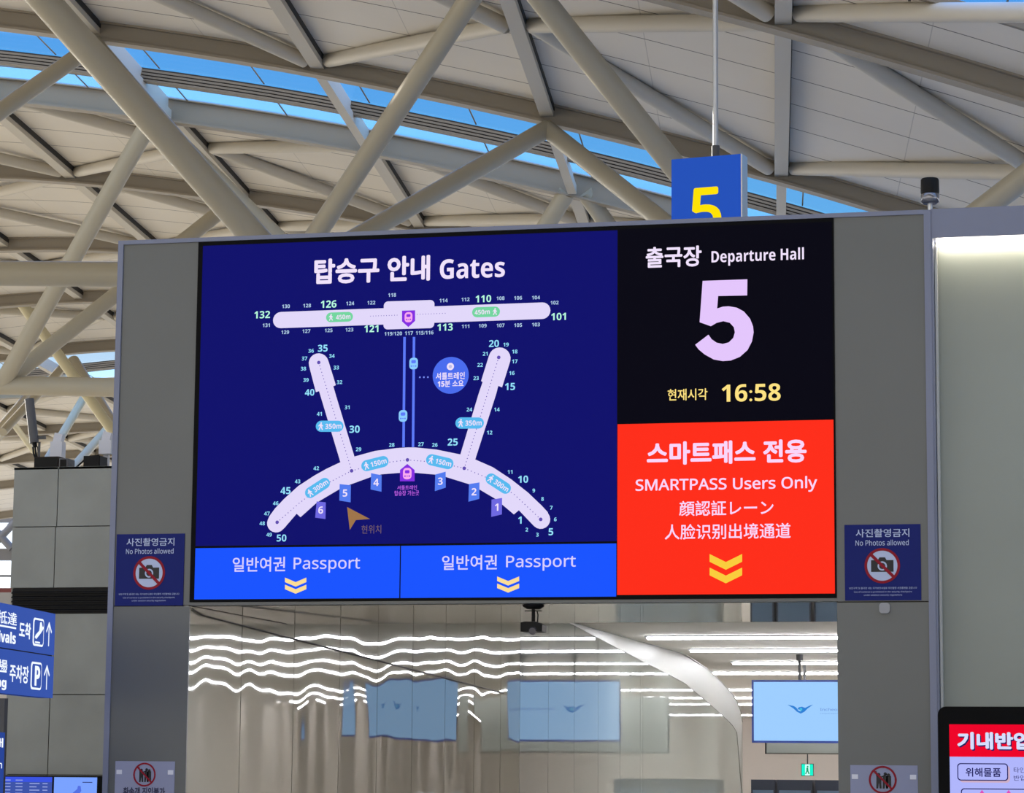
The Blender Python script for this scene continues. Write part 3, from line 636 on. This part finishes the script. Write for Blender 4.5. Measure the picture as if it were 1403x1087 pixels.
# ---- kiosk monitor in front of the panel
KY = -1.3; KP = Plane((0, KY, 0), (1, 0, 0), (0, 0, 1), .0012)
ka, kb = KP.px(1285.5, 1030)[0], KP.px(1345, 968.5)[1]; kw = 1.16; kh = 1.9
ko = empty('kiosk_monitor', (ka+kw/2, KY, 0), 'black upright kiosk monitor with red header at the right edge', 'monitor')
pts = []; r = .05
for (cx, cy, t0) in ((ka+kw-r, kb-r, 0), (ka+r, kb-r, 90), (ka+r, kb-kh+r, 180), (ka+kw-r, kb-kh+r, 270)): pts += [(cx+r*math.cos(math.radians(t0+15*k)), KY, cy+r*math.sin(math.radians(t0+15*k))) for k in range(7)]
b = MB(); b.prism(pts, (0, .09, 0), blackgloss); b.build('bezel', ko)
b = MB(); b.box(ka+.2, ka+kw-.2, KY-.2, KY+.4, 0, .04, black); b.box(ka+kw/2-.2, ka+kw/2+.2, KY+.03, KY+.09, 0, kb-kh+.1, black); b.build('stand', ko)
sa, sb = KP.px(1301, 1030)[0], KP.px(1345, 993)[1]; sr = KP.px(1345, 1037.5)[1]; se = ka+kw-(sa-ka)
kred = glow('kiosk_red', (238, 0, 40), 1, True); klil = glow('kiosk_lilac', (176, 182, 252), 1, True); knavy = glow('kiosk_navy', (28, 26, 92), 1); kwh = glow('kiosk_white', (214, 222, 255), 1); kpk = glow('kiosk_pink', (220, 80, 190), 1); ksh = glow('kiosk_shadow', (206, 176, 200), 1)
g = G(KP); g.rect(sa, sb-(kh-.2), se, sr, klil, 1); g.rect(sa, sr, se, sb, kred, 1); sco = g.build('screen', ko)
g = G(KP)
for dx, dy, mt, l in ((1.6, 1.8, knavy, 2), (0, 0, kwh, 3)):
    g.pxtext('기내반입', 1311.6+dx, 1003.5+dy, 1411.5+dx, 1027.5+dy, mt, l, .045); g.pxtext('금지물품', 1419+dx, 1003.5+dy, 1519+dx, 1027.5+dy, mt, l, .045)
def kbox(x0, y0, x1, y1, r=.02):
    a0, b1 = KP.px(x0, y0); a1, b0 = KP.px(x1, y1); q = .006
    g.rrect(a0, b0, a1, b1, r, knavy, 3); g.rrect(a0+q, b0+q, a1-q, b1-q, r*.8, klil, 4)
a0, b1 = KP.px(1314.5, 1049); a1, b0 = KP.px(1384, 1073); g.rrect(a0, b0, a1, b1, .02, ksh, 2)
kbox(1311.5, 1046, 1381.5, 1070.5); g.pxtext('위해물품', 1323, 1052.5, 1371.5, 1064.8, knavy, 5, .02)
g.pxtext('타인을 위해하는 물품', 1389, 1052, 1470, 1059.5, knavy, 3); g.pxtext('반입이 금지됩니다', 1389, 1063, 1462, 1070.5, knavy, 3)
kbox(1316.5, 1080.5, 1510, 1140)
for x in (1345.5, 1382): g.pxpoly([(x, 1082.5), (x+9, 1096), (x-9, 1096)], kpk, 5)
g.build('lettering', sco)

# ================================================================== ROOM BEHIND THE GATE
rw = mat('room_wall', (226, 217, 210), .6)
def mirror_mat(name, col, mixf, wave, wscale, rough=.02):
    M = bpy.data.materials.new(name); M.use_nodes = True; n = M.node_tree; N = n.nodes; L = n.links; N.clear()
    o = N.new('ShaderNodeOutputMaterial'); d = N.new('ShaderNodeBsdfDiffuse'); d.inputs[0].default_value = (*lin(col), 1)
    g = N.new('ShaderNodeBsdfGlossy'); g.inputs['Roughness'].default_value = rough; g.inputs[0].default_value = (.95, .96, .95, 1)
    tc = N.new('ShaderNodeTexCoord'); mp_ = N.new('ShaderNodeMapping'); mp_.inputs['Scale'].default_value = (1, wscale, wscale*.55); L.new(tc.outputs['Object'], mp_.inputs[0])
    t = N.new('ShaderNodeTexNoise'); t.inputs['Scale'].default_value = 1; t.inputs['Detail'].default_value = 1.0; L.new(mp_.outputs[0], t.inputs['Vector'])
    bu = N.new('ShaderNodeBump'); bu.inputs['Strength'].default_value = 1; bu.inputs['Distance'].default_value = wave; L.new(t.outputs[0], bu.inputs['Height'])
    L.new(bu.outputs[0], g.inputs['Normal'])
    m_ = N.new('ShaderNodeMixShader'); m_.inputs[0].default_value = mixf; L.new(d.outputs[0], m_.inputs[1]); L.new(g.outputs[0], m_.inputs[2]); L.new(m_.outputs[0], o.inputs[0]); return M
mirA = mirror_mat('glossy_cream_panel', (168, 166, 149), .34, .02, 1.0)
mirB = mirror_mat('reflection_tone_panel', (160, 166, 160), .46, .003, .8)  # same wall further in; a lighter bluish reflection put into the panel colour
ysm = at_x(712, 1000, X_MIR).y; y_end = at_x(1016, 1000, X_MIR).y
# top edge of the glossy wall, read as heights on its own plane
edge = []
for px, py in ((881, 856), (914, 875), (938, 890), (968, 917), (991, 939), (1003, 952), (1009, 962), (1014, 975), (1016.5, 990)):
    q = at_x(px, py, X_MIR); edge.append((q.y, q.z))
y_arc = edge[0][0]
ys = [0.02]+[at_x(p, 950, X_MIR).y for p in (330, 402, 465, 517, 565, 610, 650, 686)]+[ysm]
yy = ysm
while yy+1.45 < y_arc: yy += 1.45; ys.append(yy)
ys.append(y_arc)
wl = empty('wall_left', (X_MIR, 0, 0), 'long glossy cream panelled wall along the left of the gate passage', 'wall', kind='structure')
for y0, y1 in zip(ys, ys[1:]):
    b = MB(); top = Z_SOF-.001 if y1 < D+.3 else R_CEIL-.002
    mt = mirA if y1 <= ysm+.01 else mirB
    if y0 < D < y1:
        b.box(X_MIR-.03, X_MIR, y0+.006, D, 0, Z_SOF-.001, mt); b.box(X_MIR-.03, X_MIR, D, y1-.006, 0, R_CEIL-.002, mt)
    else: b.box(X_MIR-.03, X_MIR, y0+.006, y1-.006, 0, top, mt)
    b.build('wall_panel', wl)
b = MB(); pts = [(X_MIR, y_arc+.006, 0)]+[(X_MIR, max(y, y_arc+.006), min(z, R_CEIL-.002)) for y, z in edge]+[(X_MIR, edge[-1][0], 0)]
b.prism(pts, (-.03, 0, 0), mirB); b.build('wall_panel', wl, label='end panel with a swooping curved top edge')
b = MB()   # pale curved band bulging along the arched end
rim = mat('cream_rim', (98, 96, 86), .4)
e3 = [(y, min(z, R_CEIL-.01)) for y, z in edge]
bw = .5; sl = (edge[0][1]-edge[2][1])/(edge[2][0]-edge[0][0]); zc = R_CEIL-.012
low = [(y, z-bw) for y, z in edge[:-2] if z-bw < zc-.01]
ys_ = low[0][0]-(zc-low[0][1])/sl
up_ = [(ys_, zc)]+[(y, z) for y, z in edge if z < zc-.01]
up_.insert(1, (up_[1][0]-(zc-up_[1][1])/sl, zc))
low.append((edge[-1][0], edge[-1][1]-1.3))
b.prism([(X_MIR+.001, y, z) for y, z in up_+low[::-1]], (.007, 0, 0), rim)
for (ya, za), (yb, zb_) in zip(e3, e3[1:]): b.obox((X_MIR-.035, ya, za), (.05, 0, 0), (0, yb-ya, zb_-za), (0, 0, .012), rim)
b.build('curved_rim', wl)
b = MB(); b.box(X_MIR-.09, X_MIR-.05, 0.02, y_arc, 0, R_CEIL-.005, darkm); b.build('backing', wl)
# fine cable slanting along the wall
p0, p1, p2 = at_x(263, 834, X_MIR+.012), at_x(277, 843, X_MIR+.012), at_x(690, 950, X_MIR+.012)
b = MB(); b.tube([p0, p1, p2], .006, mat('cable_grey', (96, 92, 86), .5), 8); b.build('wall_cable', label='thin dark cable slanting along the glossy wall', category='cable')
XR = 7.0; XLL = -16.0
b = MB(); rc_ = mat('room_ceiling', (228, 225, 222), .7); b.box(X_MIR-.1, XR, D, y_arc-.4, R_CEIL, R_CEIL+.2, rc_); b.box(XLL, XR, y_arc-.4, Y_BACK, R_CEIL, R_CEIL+.2, rc_); b.build('ceiling_room', kind='structure', label='low ceiling of the inner room', category='ceiling')
b = MB(); b.box(XLL, XR, Y_BACK, Y_BACK+.2, 0, R_CEIL+.2, rw); b.build('wall_back', kind='structure', label='pinkish back wall of the inner room', category='wall')
b = MB(); b.box(XR, XR+.2, D, Y_BACK, 0, R_CEIL+.2, rw); b.build('wall_right', kind='structure', label='right wall of the inner room', category='wall')
b = MB(); b.box(XLL-.2, XLL, y_arc-.4, Y_BACK, 0, R_CEIL+.2, rw); b.build('wall_side', kind='structure', label='side wall of the inner room', category='wall')
b = MB(); b.box(XLL, X_MIR-.12, y_arc-.6, y_arc-.4, 0, R_CEIL+.0, rw); b.build('wall_side_front', kind='structure', label='front wall of the inner room side bay', category='wall')
b = MB(); b.box(X_SR+.0, XR, D-.1, D, 0, R_CEIL+.2, rw); b.build('wall_front', kind='structure', label='inner face wall behind the right pillar', category='wall')
lampm = glow('linear_lamp', (250, 250, 252), 42, True, (220, 220, 220))
names = ['first', 'second', 'third', 'fourth', 'fifth', 'sixth', 'seventh', 'eighth']
zl = R_CEIL-.045
for k, py in enumerate((872.5, 890.5, 908, 922, 945, 956, 965, 980)):
    y = at_z(1100, py, zl+.03).y
    t = empty('linear_light', (0, y, R_CEIL), '%s white linear ceiling light counted from the gate, inner room' % names[k], 'ceiling light', 'linear lights on the room ceiling')
    x0 = X_MIR+.32 if y < y_end else XLL+.5
    b = MB(); b.box(x0, XR-.3, y-.07, y+.07, R_CEIL-.02, R_CEIL, whitep); b.build('housing', t)
    b = MB(); b.box(x0+.03, XR-.33, y-.05, y+.05, zl-.0, R_CEIL-.02, lampm); b.build('diffuser', t)

# hanging displays in the room
tvs = glow('tv_sky', (158, 206, 255), 1.0, True); tvb = mat('tv_frame', (34, 58, 140), .4)
tlogo = glow('tv_logo', (44, 128, 214), 1); tlogo2 = glow('tv_logo_light', (70, 190, 226), 1); ttext = glow('tv_text', (110, 150, 220), 1)
def tv(x0, x1, Y, label):
    a0, a1, z0, z1 = at_y(x0, 975, Y).x, at_y(x1, 975, Y).x, at_y((x0+x1)/2, 1018.5, Y).z, at_y((x0+x1)/2, 932, Y).z
    if x0 > 1200:
        q = at_y(1100, 1018.5, Y).z, at_y(1100, 932, Y).z; z0, z1 = q
    t = empty('hanging_display', ((a0+a1)/2, Y, z1), label, 'display', 'ceiling-hung room displays')
    b = MB(); b.box(a0, a1, Y, Y+.08, z0, z1, tvb); b.build('frame', t)
    P = Plane((0, Y-.001, 0), (1, 0, 0), (0, 0, 1), .004); g = G(P); w, h = a1-a0, z1-z0
    g.rect(a0+.03, z0+.03, a1-.03, z1-.03, tvs, 1); sc = g.build('screen', t)
    g = G(P); ox, oz = a0+w*.43, z0+h*.53; u = w*.055
    sw = [(-2.1, .75), (-1.2, .2), (-.6, -.35), (.0, -.65), (.6, -.35), (1.1, .15), (2.0, .8), (1.3, .55), (.7, .25), (.2, .45), (-.3, .35), (-.5, .05), (-.1, -.05), (.1, .12), (.25, 0), (0, -.3), (-.35, -.2), (-.7, .3), (-1.1, .55)]
    g.poly([(ox+p*u, oz+q*u) for p, q in sw], tlogo, 2); g.circle(ox+.05*u, oz+.02*u, .22*u, tlogo2, 3, 14)
    g.text('Incheon Airport', a0+w*.60, z0+h*.495, a0+w*.945, z0+h*.555, ttext, 2, .01); g.text('corporation', a0+w*.60, z0+h*.455, a0+w*.76, z0+h*.478, ttext, 2); g.build('logo', sc)
    for f in (.42, .9):
        b = MB(); x = a0+w*f; b.tube([(x, Y+.04, z1), (x, Y+.04, R_CEIL)], .022, greyp, 10); b.tube([(x, Y+.04, R_CEIL-.09), (x, Y+.04, R_CEIL)], .05, greyp, 12); b.build('drop_rod', t)
tv(1030, 1187, 21.5, 'pale blue hanging display with bird logo beside the right pillar')
tv(1268, 1428, 21.5, 'second pale blue hanging display, hidden from view but mirrored in the left glossy wall')
b = MB(); a0 = at_y(1050, 1000, 24.5).x; z0, z1 = at_y(1100, 1032, 24.5).z, at_y(1100, 956, 24.5).z
b.box(a0, a0+3.2, 24.5, 24.6, z0, z1, mat('board_grey', (140, 144, 140), .5)); b.box(a0-.02, a0, 24.48, 24.62, z0-.02, z1, black); b.box(a0, a0+3.2, 24.48, 24.62, z0-.02, z0, mat('board_edge', (84, 82, 74), .5))
for x in (a0+.6, a0+2.6): b.box(x-.02, x+.02, 24.53, 24.57, z1, R_CEIL, greyp)
b.build('hanging_board', label='grey hanging board behind and below the blue display', category='board')
# exit sign
ey = 34.0; a0, a1 = at_y(1098.5, 1055, ey).x, at_y(1114, 1055, ey).x; z0, z1 = at_y(1106, 1063, ey).z, at_y(1106, 1047.5, ey).z
t = empty('exit_sign', ((a0+a1)/2, ey, z0), 'small green lit exit sign below the blue display', 'exit sign')
b = MB(); b.box(a0-.01, a1+.01, ey, ey+.06, z0-.01, z1+.01, greyp); b.build('housing', t)
P = Plane((a0, ey-.001, z0), (1, 0, 0), (0, 0, 1), .004); g = G(P); w, h = a1-a0, z1-z0
g.rect(0, 0, w, h, glow('exit_green', (20, 226, 190), 1.2), 1); g.rect(w*.3, 0, w*.72, h, glow('exit_white', (200, 255, 240), 1.1), 2)
gg = glow('exit_dark_green', (0, 150, 110), 1); g.circle(w*.53, h*.78, w*.08, gg, 3, 12)
g.poly([(w*.42, h*.68), (w*.58, h*.68), (w*.6, h*.4), (w*.7, h*.15), (w*.6, h*.12), (w*.5, h*.36), (w*.4, h*.12), (w*.3, h*.15), (w*.42, h*.42)], gg, 3); g.build('face', t)
b = MB(); xm_ = (a0+a1)/2; b.tube([(xm_, ey+.03, z1), (xm_, ey+.03, R_CEIL)], .012, greyp, 8); b.build('drop_rod', t)
# baggage inspection machines on the room floor: below the sight line, they show only in the polished soffit
mw, md, mb_ = mat('machine_white', (210, 212, 216), .4), mat('machine_dark', (44, 46, 52), .5), mat('machine_tan', (168, 140, 112), .5)
for k in range(9):
    x = -4.6+1.55*(k % 5)+(.5 if k > 4 else 0); y = 9+4.2*(k//5)+1.1*(k % 3)
    t = empty('inspection_machine', (x, y, 0), 'baggage inspection machine on the inner room floor, mirrored in the polished soffit', 'machine', 'inspection machines on the inner room floor')
    b = MB(); b.box(x-.4, x+.4, y, y+1.6, .7, 1.25+.07*(k % 3), (mw, mb_, mw)[k % 3]); b.box(x-.35, x+.35, y+.1, y+1.5, 0, .7, md); b.build('housing', t)
    b = MB(); b.box(x-.28, x+.28, y-.6, y, .62, .7, md); b.box(x-.28, x+.28, y-.02, y-.0, .72, 1.1, md); b.build('conveyor', t)
# stand-in dark boxes; what fills the opening's bottom edge is unknown
cabm = mat('cabinet_dark', (52, 58, 74), .4); cabl = mat('cabinet_blue', (104, 128, 156), .4)
for k, (x0, x1) in enumerate(((1029, 1062), (1065, 1113), (1117, 1175))):
    Y = 26.5; a0, a1 = at_y(x0, 1075, Y).x, at_y(x1, 1075, Y).x; z1 = at_y(1090, 1069, Y).z
    t = empty('stand_in_cabinet', ((a0+a1)/2, Y, 0), ('narrow', 'middle', 'wide')[k]+' dark stand-in cabinet '+('nearest the curved wall end', 'between two others under the exit sign', 'beside the right pillar')[k]+', inner room', 'cabinet', 'dark stand-in cabinets in the inner room')
    b = MB(); b.box(a0, a1, Y, Y+.6, .06, z1, cabm); b.box(a0+.03, a1-.03, Y+.03, Y+.57, 0, .06, black); b.build('body', t)
    b = MB(); b.box(a0+.03, a1-.03, Y-.012, Y, .12, z1-.17, cabl); b.build('front_panel', t)

# ================================================================== LEFT SIDE
SY = 4.0
xs0 = at_y(18, 680, SY).x; xs1 = X_O-.0+.4; zst = at_y(80, 640, SY).z
sb_ = empty('stone_block', ((xs0+xs1)/2, SY, 0), 'tall pale stone-clad block left of the portal', 'stone block')
b = MB(); b.box(xs0+.02, xs1, SY+.03, SY+3, 0, zst-.02, mat('stone_joint', (74, 72, 68), .8)); b.build('core', sb_)
zz = [0]+[at_y(60, p, SY).z for p in (1062, 952, 841, 806, 722, 640)]
xj = [(at_y(67, 1000, SY).x), (at_y(67, 1000, SY).x), (at_y(73, 900, SY).x), None, (at_y(75, 760, SY).x), (at_y(79, 680, SY).x)]
b = MB(); gq = .004
for i in range(6):
    if xj[i] is None: continue
    for xa, xb in ((xs0, xj[i]), (xj[i], xj[i]+1.05), (xj[i]+1.05, xs1)):
        if xb > xa+.05: b.box(xa+gq, min(xb, xs1)-gq, SY, SY+.03, zz[i]+gq, zz[i+1]-gq, stone)
b.box(xs0, xs0+.03, SY+.03, SY+3, 0, zst, stone); b.box(xs0, xs1, SY+.0, SY+3, zst-.02, zst, stone); b.build('stone_tiles', sb_)
vg = empty('vent_grille', (xs0, SY, zz[3]), 'black louvred vent strip across the stone block', 'vent')
b = MB(); b.box(xs0+.02, xs1, SY+.012, SY+.03, zz[3]+.004, zz[4]-.004, black); b.build('backing', vg)
for k in range(5):
    z = zz[3]+.02+(zz[4]-zz[3]-.03)*k/5
    b = MB(); b.obox((xs0+.02, SY-.015, z), (xs1-xs0-.02, 0, 0), (0, .03, .012), (0, 0, .008), mat('louvre_black', (22, 22, 25), .5, spec=.15)); b.build('slat', vg)
# flight monitors on the block
def monitor(x0, x1, y0, label, light):
    Y = SY-.14; a0, a1 = at_y(x0, 1075, Y).x, at_y(x1, 1075, Y).x; z1 = at_y((x0+x1)/2, y0, Y).z; z0 = z1-.42; P = Plane((a0, Y-.001, z0), (1, 0, 0), (0, 0, 1), .002); w, h = a1-a0, z1-z0
    t = empty('flight_monitor', ((a0+a1)/2, Y, z0), label, 'monitor', 'monitors low on the stone block')
    b = MB(); b.box(a0, a1, Y, Y+.14, z0, z1, black); b.build('frame', t); g = G(P)
    if light:
        g.rect(.008, .008, w-.006, h-.012, glow('mon_light', (122, 162, 255), 1, True), 1); s_ = g.build('screen', t); g = G(P)
        g.rect(w*.66, h*.865, w*.88, h*.88, knavy, 2); g.poly([(w*.40, h*.62), (w*.55, h*.74), (w*.56, h*.80), (w*.62, h*.80), (w*.64, h*.70), (w*.60, h*.64), (w*.5, h*.6)], glow('mon_plane', (84, 112, 226)), 2); g.build('graphics', s_)
    else:
        g.rect(.008, .008, w-.006, h-.012, glow('mon_dark', (62, 84, 168), 1, True), 1); g.rect(.008, h*.87, w-.006, h-.012, glow('mon_head', (58, 84, 226), 1), 2); s_ = g.build('screen', t); g = G(P)
        for r_ in range(5):       # rows too small to read
            for x0, x1 in ((.03, .16), (.26, .40), (.54, .74 if r_ % 2 else .68), (.80, .9)):
                if r_ == 0 and x0 > .3: continue
                z_ = h*(.905-.066*r_); g.rect(w*x0, z_-.004, w*x1, z_+.004, glow('mon_text', (150, 164, 226), 1), 3)
        g.build('flight_rows', s_)
monitor(4, 72.5, 1063, 'dark blue flight list monitor low on the stone block', False)
monitor(73, 134, 1063.5, 'light blue monitor low on the stone block next to the column', True)
# equipment on top of the block
EY = SY+.6
def P_(px, py): return at_y(px, py, EY)
a_top, a_bot = P_(40, 547), P_(47, 607)
an = empty('antenna_cylinder', (a_bot.x, EY, zst), 'dark grey tilted antenna cylinder standing on the stone block', 'antenna')
b = MB(); b.tube([a_bot, a_top], .042, mat('antenna_grey', (82, 82, 86), .5), 24); b.build('body', an)
b = MB(); f = P_(49, 610); b.tube([a_bot, P_(48, 613)], .022, black, 12); b.obox(P_(52, 602), (.07, 0, 0), (0, .02, 0), (0, 0, .03), greyp); b.tube([P_(54, 606), (P_(54, 606).x, EY, zst)], .012, greyp, 8); b.build('mount', an)
for k in (0, 3, 7):
    b = MB(); q = P_(58, 638); b.tube([P_(45+k, 612), P_(46+k, 622), P_(50+k*.7, 632), Vector((P_(55+k*.4, 637).x, EY, zst+.012))], .009, black, 8); b.build('cable', an)
def white_box(x0, x1, y0, y1, label):
    p, q = P_(x0, y1), P_(x1, y0); t = empty('radio_box', ((p.x+q.x)/2, EY+.1, zst), label, 'radio unit', 'white radio units on the stone block')
    b = MB(); b.box(p.x, q.x, EY, EY+.09, p.z, q.z, whitep); b.build('body', t)
    b = MB(); b.obox((p.x+.01, EY+.09, zst), (.05, 0, 0), (0, .03, 0), (0, 0, q.z-zst+.03), whitep); b.obox((p.x+.0, EY+.05, q.z+.0), (.075, 0, -.02), (0, .07, 0), (.02, 0, .09), whitep); b.build('bracket', t)
white_box(68, 85, 605, 628, 'white radio box between the antenna cylinder and the column')
white_box(135, 152, 603, 622, 'white radio box half hidden by the portal column')
def dark_box(x0, x1, y0, label, mt):
    p, q = P_(x0, 640), P_(x1, y0); b = MB(); b.box(p.x, q.x, EY-.22, EY-.05, zst, q.z, mt); b.box(p.x+.01, q.x-.01, EY-.225, EY-.22, zst+.01, q.z-.01, black); b.build('junction_box', label=label, category='junction box', group='junction boxes on the stone block')
dark_box(60, 93.5, 629.5, 'long dark brown junction box under the white radio box', mat('box_brown', (40, 32, 30), .6, spec=.2)); dark_box(94, 105.5, 632, 'short grey junction box right of the brown one', mat('box_grey', (96, 96, 98), .5)); dark_box(127, 150, 628.5, 'black junction box beside the portal column', black)
b = MB(); b.tube([Vector((P_(111, 638).x, EY-.2, zst+.01)), P_(113, 633), P_(119, 627), P_(128, 625.5), P_(136, 624)], .008, black, 8); b.build('loose_cable', label='black cable curving from block top to the right radio box', category='cable')

# ---- wayfinding sign at left edge
p1, p0 = at_d(74, 900, 19.0), at_d(0, 919, 17.8); ex = Vector((p1.x-p0.x, p1.y-p0.y, 0)).normalized()
WP = Plane((p1.x, p1.y, 0), ex, (0, 0, 1), .003)
sblue = glow('sign_lit_blue', (56, 88, 178), .85, True, (20, 30, 70)); swh = glow('sign_lit_white', (236, 244, 255), 1.1)
ws = empty('wayfinding_sign', (p1.x, p1.y, 0), 'two lit blue direction panels for arrivals and parking, left edge', 'sign')
def wz(px, py): return WP.px(px, py)[1]
zt1, zm1, zm2, zb2 = wz(76, 841.6), wz(72, 898), wz(72, 899.8), wz(71.5, 957)
aR = 0.0; aL = -3.2
for z0, z1 in ((zm1, zt1), (zb2, zm2)):
    b = MB(); n = WP.n; o = WP.p(aL, z0)-n*.10; b.obox(o, ex*(aR-aL), n*.10, (0, 0, z1-z0), sblue)
    b.build('panel', ws)
b = MB(); b.obox(WP.p(aL, zb2)-WP.n*.09, ex*(aR-aL-.02), WP.n*.08, (0, 0, zt1-zb2), black); b.build('core', ws)
g = G(WP)
def wtext(t, x0, y0, x1, y1, off=.01): g.pxtext(t, x0, y0, x1, y1, swh, 1, off)
def wframe(x0, x1, y0, y1):
    a0, a1 = WP.px(x0, (y0+y1)/2)[0], WP.px(x1, (y0+y1)/2)[0]; b0, b1 = WP.px((x0+x1)/2, y1)[1], WP.px((x0+x1)/2, y0)[1]
    g.rrect(a0, b0, a1, b1, .035, swh, 1); g.rrect(a0+.018, b0+.014, a1-.018, b1-.014, .025, sblue, 2); return a0, b0, a1, b1
def warrow(xc, y0, y1):
    a, bt_ = WP.px(xc, y0); _, bb = WP.px(xc, y1); h = bt_-bb; w = h*.36
    g.line(a, bb, a, bt_-.03*h, h*.11, swh, 1)
    g.line(a-w, bt_-h*.42, a+.02*h, bt_-.02*h, h*.11, swh, 1); g.line(a+w, bt_-h*.42, a-.02*h, bt_-.02*h, h*.11, swh, 1)
warrow(67, 853, 886); warrow(64, 912, 945.5)
A = wframe(44.5, 59.5, 847.5, 886); a0, b0, a1, b1 = A; w, h = a1-a0, b1-b0
g.poly([(a0+w*.1, b0+h*.30), (a0+w*.25, b0+h*.24), (a0+w*.62, b0+h*.46), (a0+w*.9, b0+h*.66), (a0+w*.94, b0+h*.74), (a0+w*.78, b0+h*.72), (a0+w*.7, b0+h*.88), (a0+w*.56, b0+h*.86), (a0+w*.5, b0+h*.56), (a0+w*.2, b0+h*.40)], swh, 3); g.rect(a0+w*.15, b0+h*.1, a0+w*.6, b0+h*.16, swh, 3)
A = wframe(41.5, 56.5, 907.5, 945.5); a0, b0, a1, b1 = A; w, h = a1-a0, b1-b0
g.text('P', a0+w*.28, b0+h*.14, a0+w*.76, b0+h*.86, swh, 3, .015)
wtext('도착', 25.5, 853, 41.5, 875.5, .03); wtext('주차장', 12.5, 911.5, 38.5, 936, .02)
wtext('抵達', -4, 838, 22.5, 856, .012); wtext('Arrivals', -21, 863.5, 21, 880, .02)
wtext('停車場', -30, 902, 9.5, 917, .012); wtext('Parking', -38, 926, 8, 944, .02)
for (x0, y0, x1, y1) in ((-12, 855.4, 21.5, 861.3), (-12, 918.5, 8.5, 920.8)):
    p, q = WP.px(x0, y0), WP.px(x1, y1); g.line(p[0], q[1], q[0], q[1], .012, swh, 1)
g.build('lettering', ws)
b = MB(); o = WP.p(aL, 0)-WP.n*.25; b.obox(WP.p(-1.32, 0)-WP.n*.18, ex*.16, WP.n*.08, (0, 0, zb2+.05), greyp); b.build('post', ws)
# second sign lower at the edge
p1, p0 = at_d(5.5, 1045, 18.4), at_d(-80, 1045, 17.0); e2 = Vector((p1.x-p0.x, p1.y-p0.y, 0)).normalized(); LP = Plane((p1.x, p1.y, 0), e2, (0, 0, 1), .003)
zt = LP.px(5, 1004)[1]
b = MB(); b.obox(LP.p(-1.4, zt-.62)-LP.n*.08, e2*1.4, LP.n*.08, (0, 0, .62), glow('low_sign_blue', (40, 72, 160), .8, True, (20, 30, 70)))
lo = b.build('low_sign', label='edge of a lower blue sign at the bottom left corner', category='sign')
g = G(LP); g.pxtext('안내', -26, 1011, 3.6, 1024, swh, 1, .02); g.pxtext('Information', -60, 1042, 2.2, 1053, swh, 1, .01)
a, c = LP.px(-3, 1077); g.circle(a, c, .03, swh, 1, 24); g.build('lettering', lo)
b = MB(); q = at_d(-2, 1000, 19.3); b.obox((q.x-.02, q.y, 0), (.06, 0, 0), (0, .06, 0), (0, 0, at_d(4, 957, 19.3).z), greyp); b.build('sign_post', label='grey post edge under the direction sign', category='post')
b = MB(); q = at_d(-2, 1000, 18.6); b.obox((q.x-.3, q.y+.05, 0), (.27, 0, 0), (0, .04, 0), (0, 0, zt-.5), greyp); b.build('low_sign_post', lo)

# ---- hanging number sign
HYd = 26.0
c1 = at_d(1015.5, 255, HYd)
hd = Vector((math.cos(-.16), math.sin(-.16), 0))      # turned a little further than the portal
HP = Plane((c1.x, c1.y, 0), hd, (0, 0, 1), .004)
aL = HP.px(920, 260)[0]; zt = HP.px(1015.5, 210.8)[1]; zb_ = zt-1.0
hs = empty('hanging_number_sign', (c1.x, c1.y, zt), 'blue hanging sign with a yellow five above the portal', 'hanging sign')
b = MB(); b.obox(HP.p(aL, zb_)-HP.n*.16, hd*(-aL), HP.n*.16, (0, 0, zt-zb_), glow('hang_blue', (32, 78, 178), .75, False, (30, 60, 140))); b.build('panel', hs)
b = MB(); b.obox(HP.p(0, zb_)-HP.n*.17, hd*.012, HP.n*.18, (0, 0, zt-zb_), silver); b.build('edge_trim', hs)
g = G(HP); g.pxtext('5', 947, 256.8, 988.5, 322, glow('hang_yellow', (255, 226, 0), 1), 1, .022, False); g.build('lettering', hs)
rc = HP.p(HP.px(977, 215)[0], zt)-HP.n*.08
b = MB(); b.tube([rc, rc+Vector((0, 0, 13.95-rc.z))], .026, silver, 16); b.build('rod', hs)
b = MB(); b.tube([rc, rc+Vector((0, 0, .12))], .04, greyp, 16); b.build('rod_socket', hs)

bpy.data.scenes.remove(_TS)
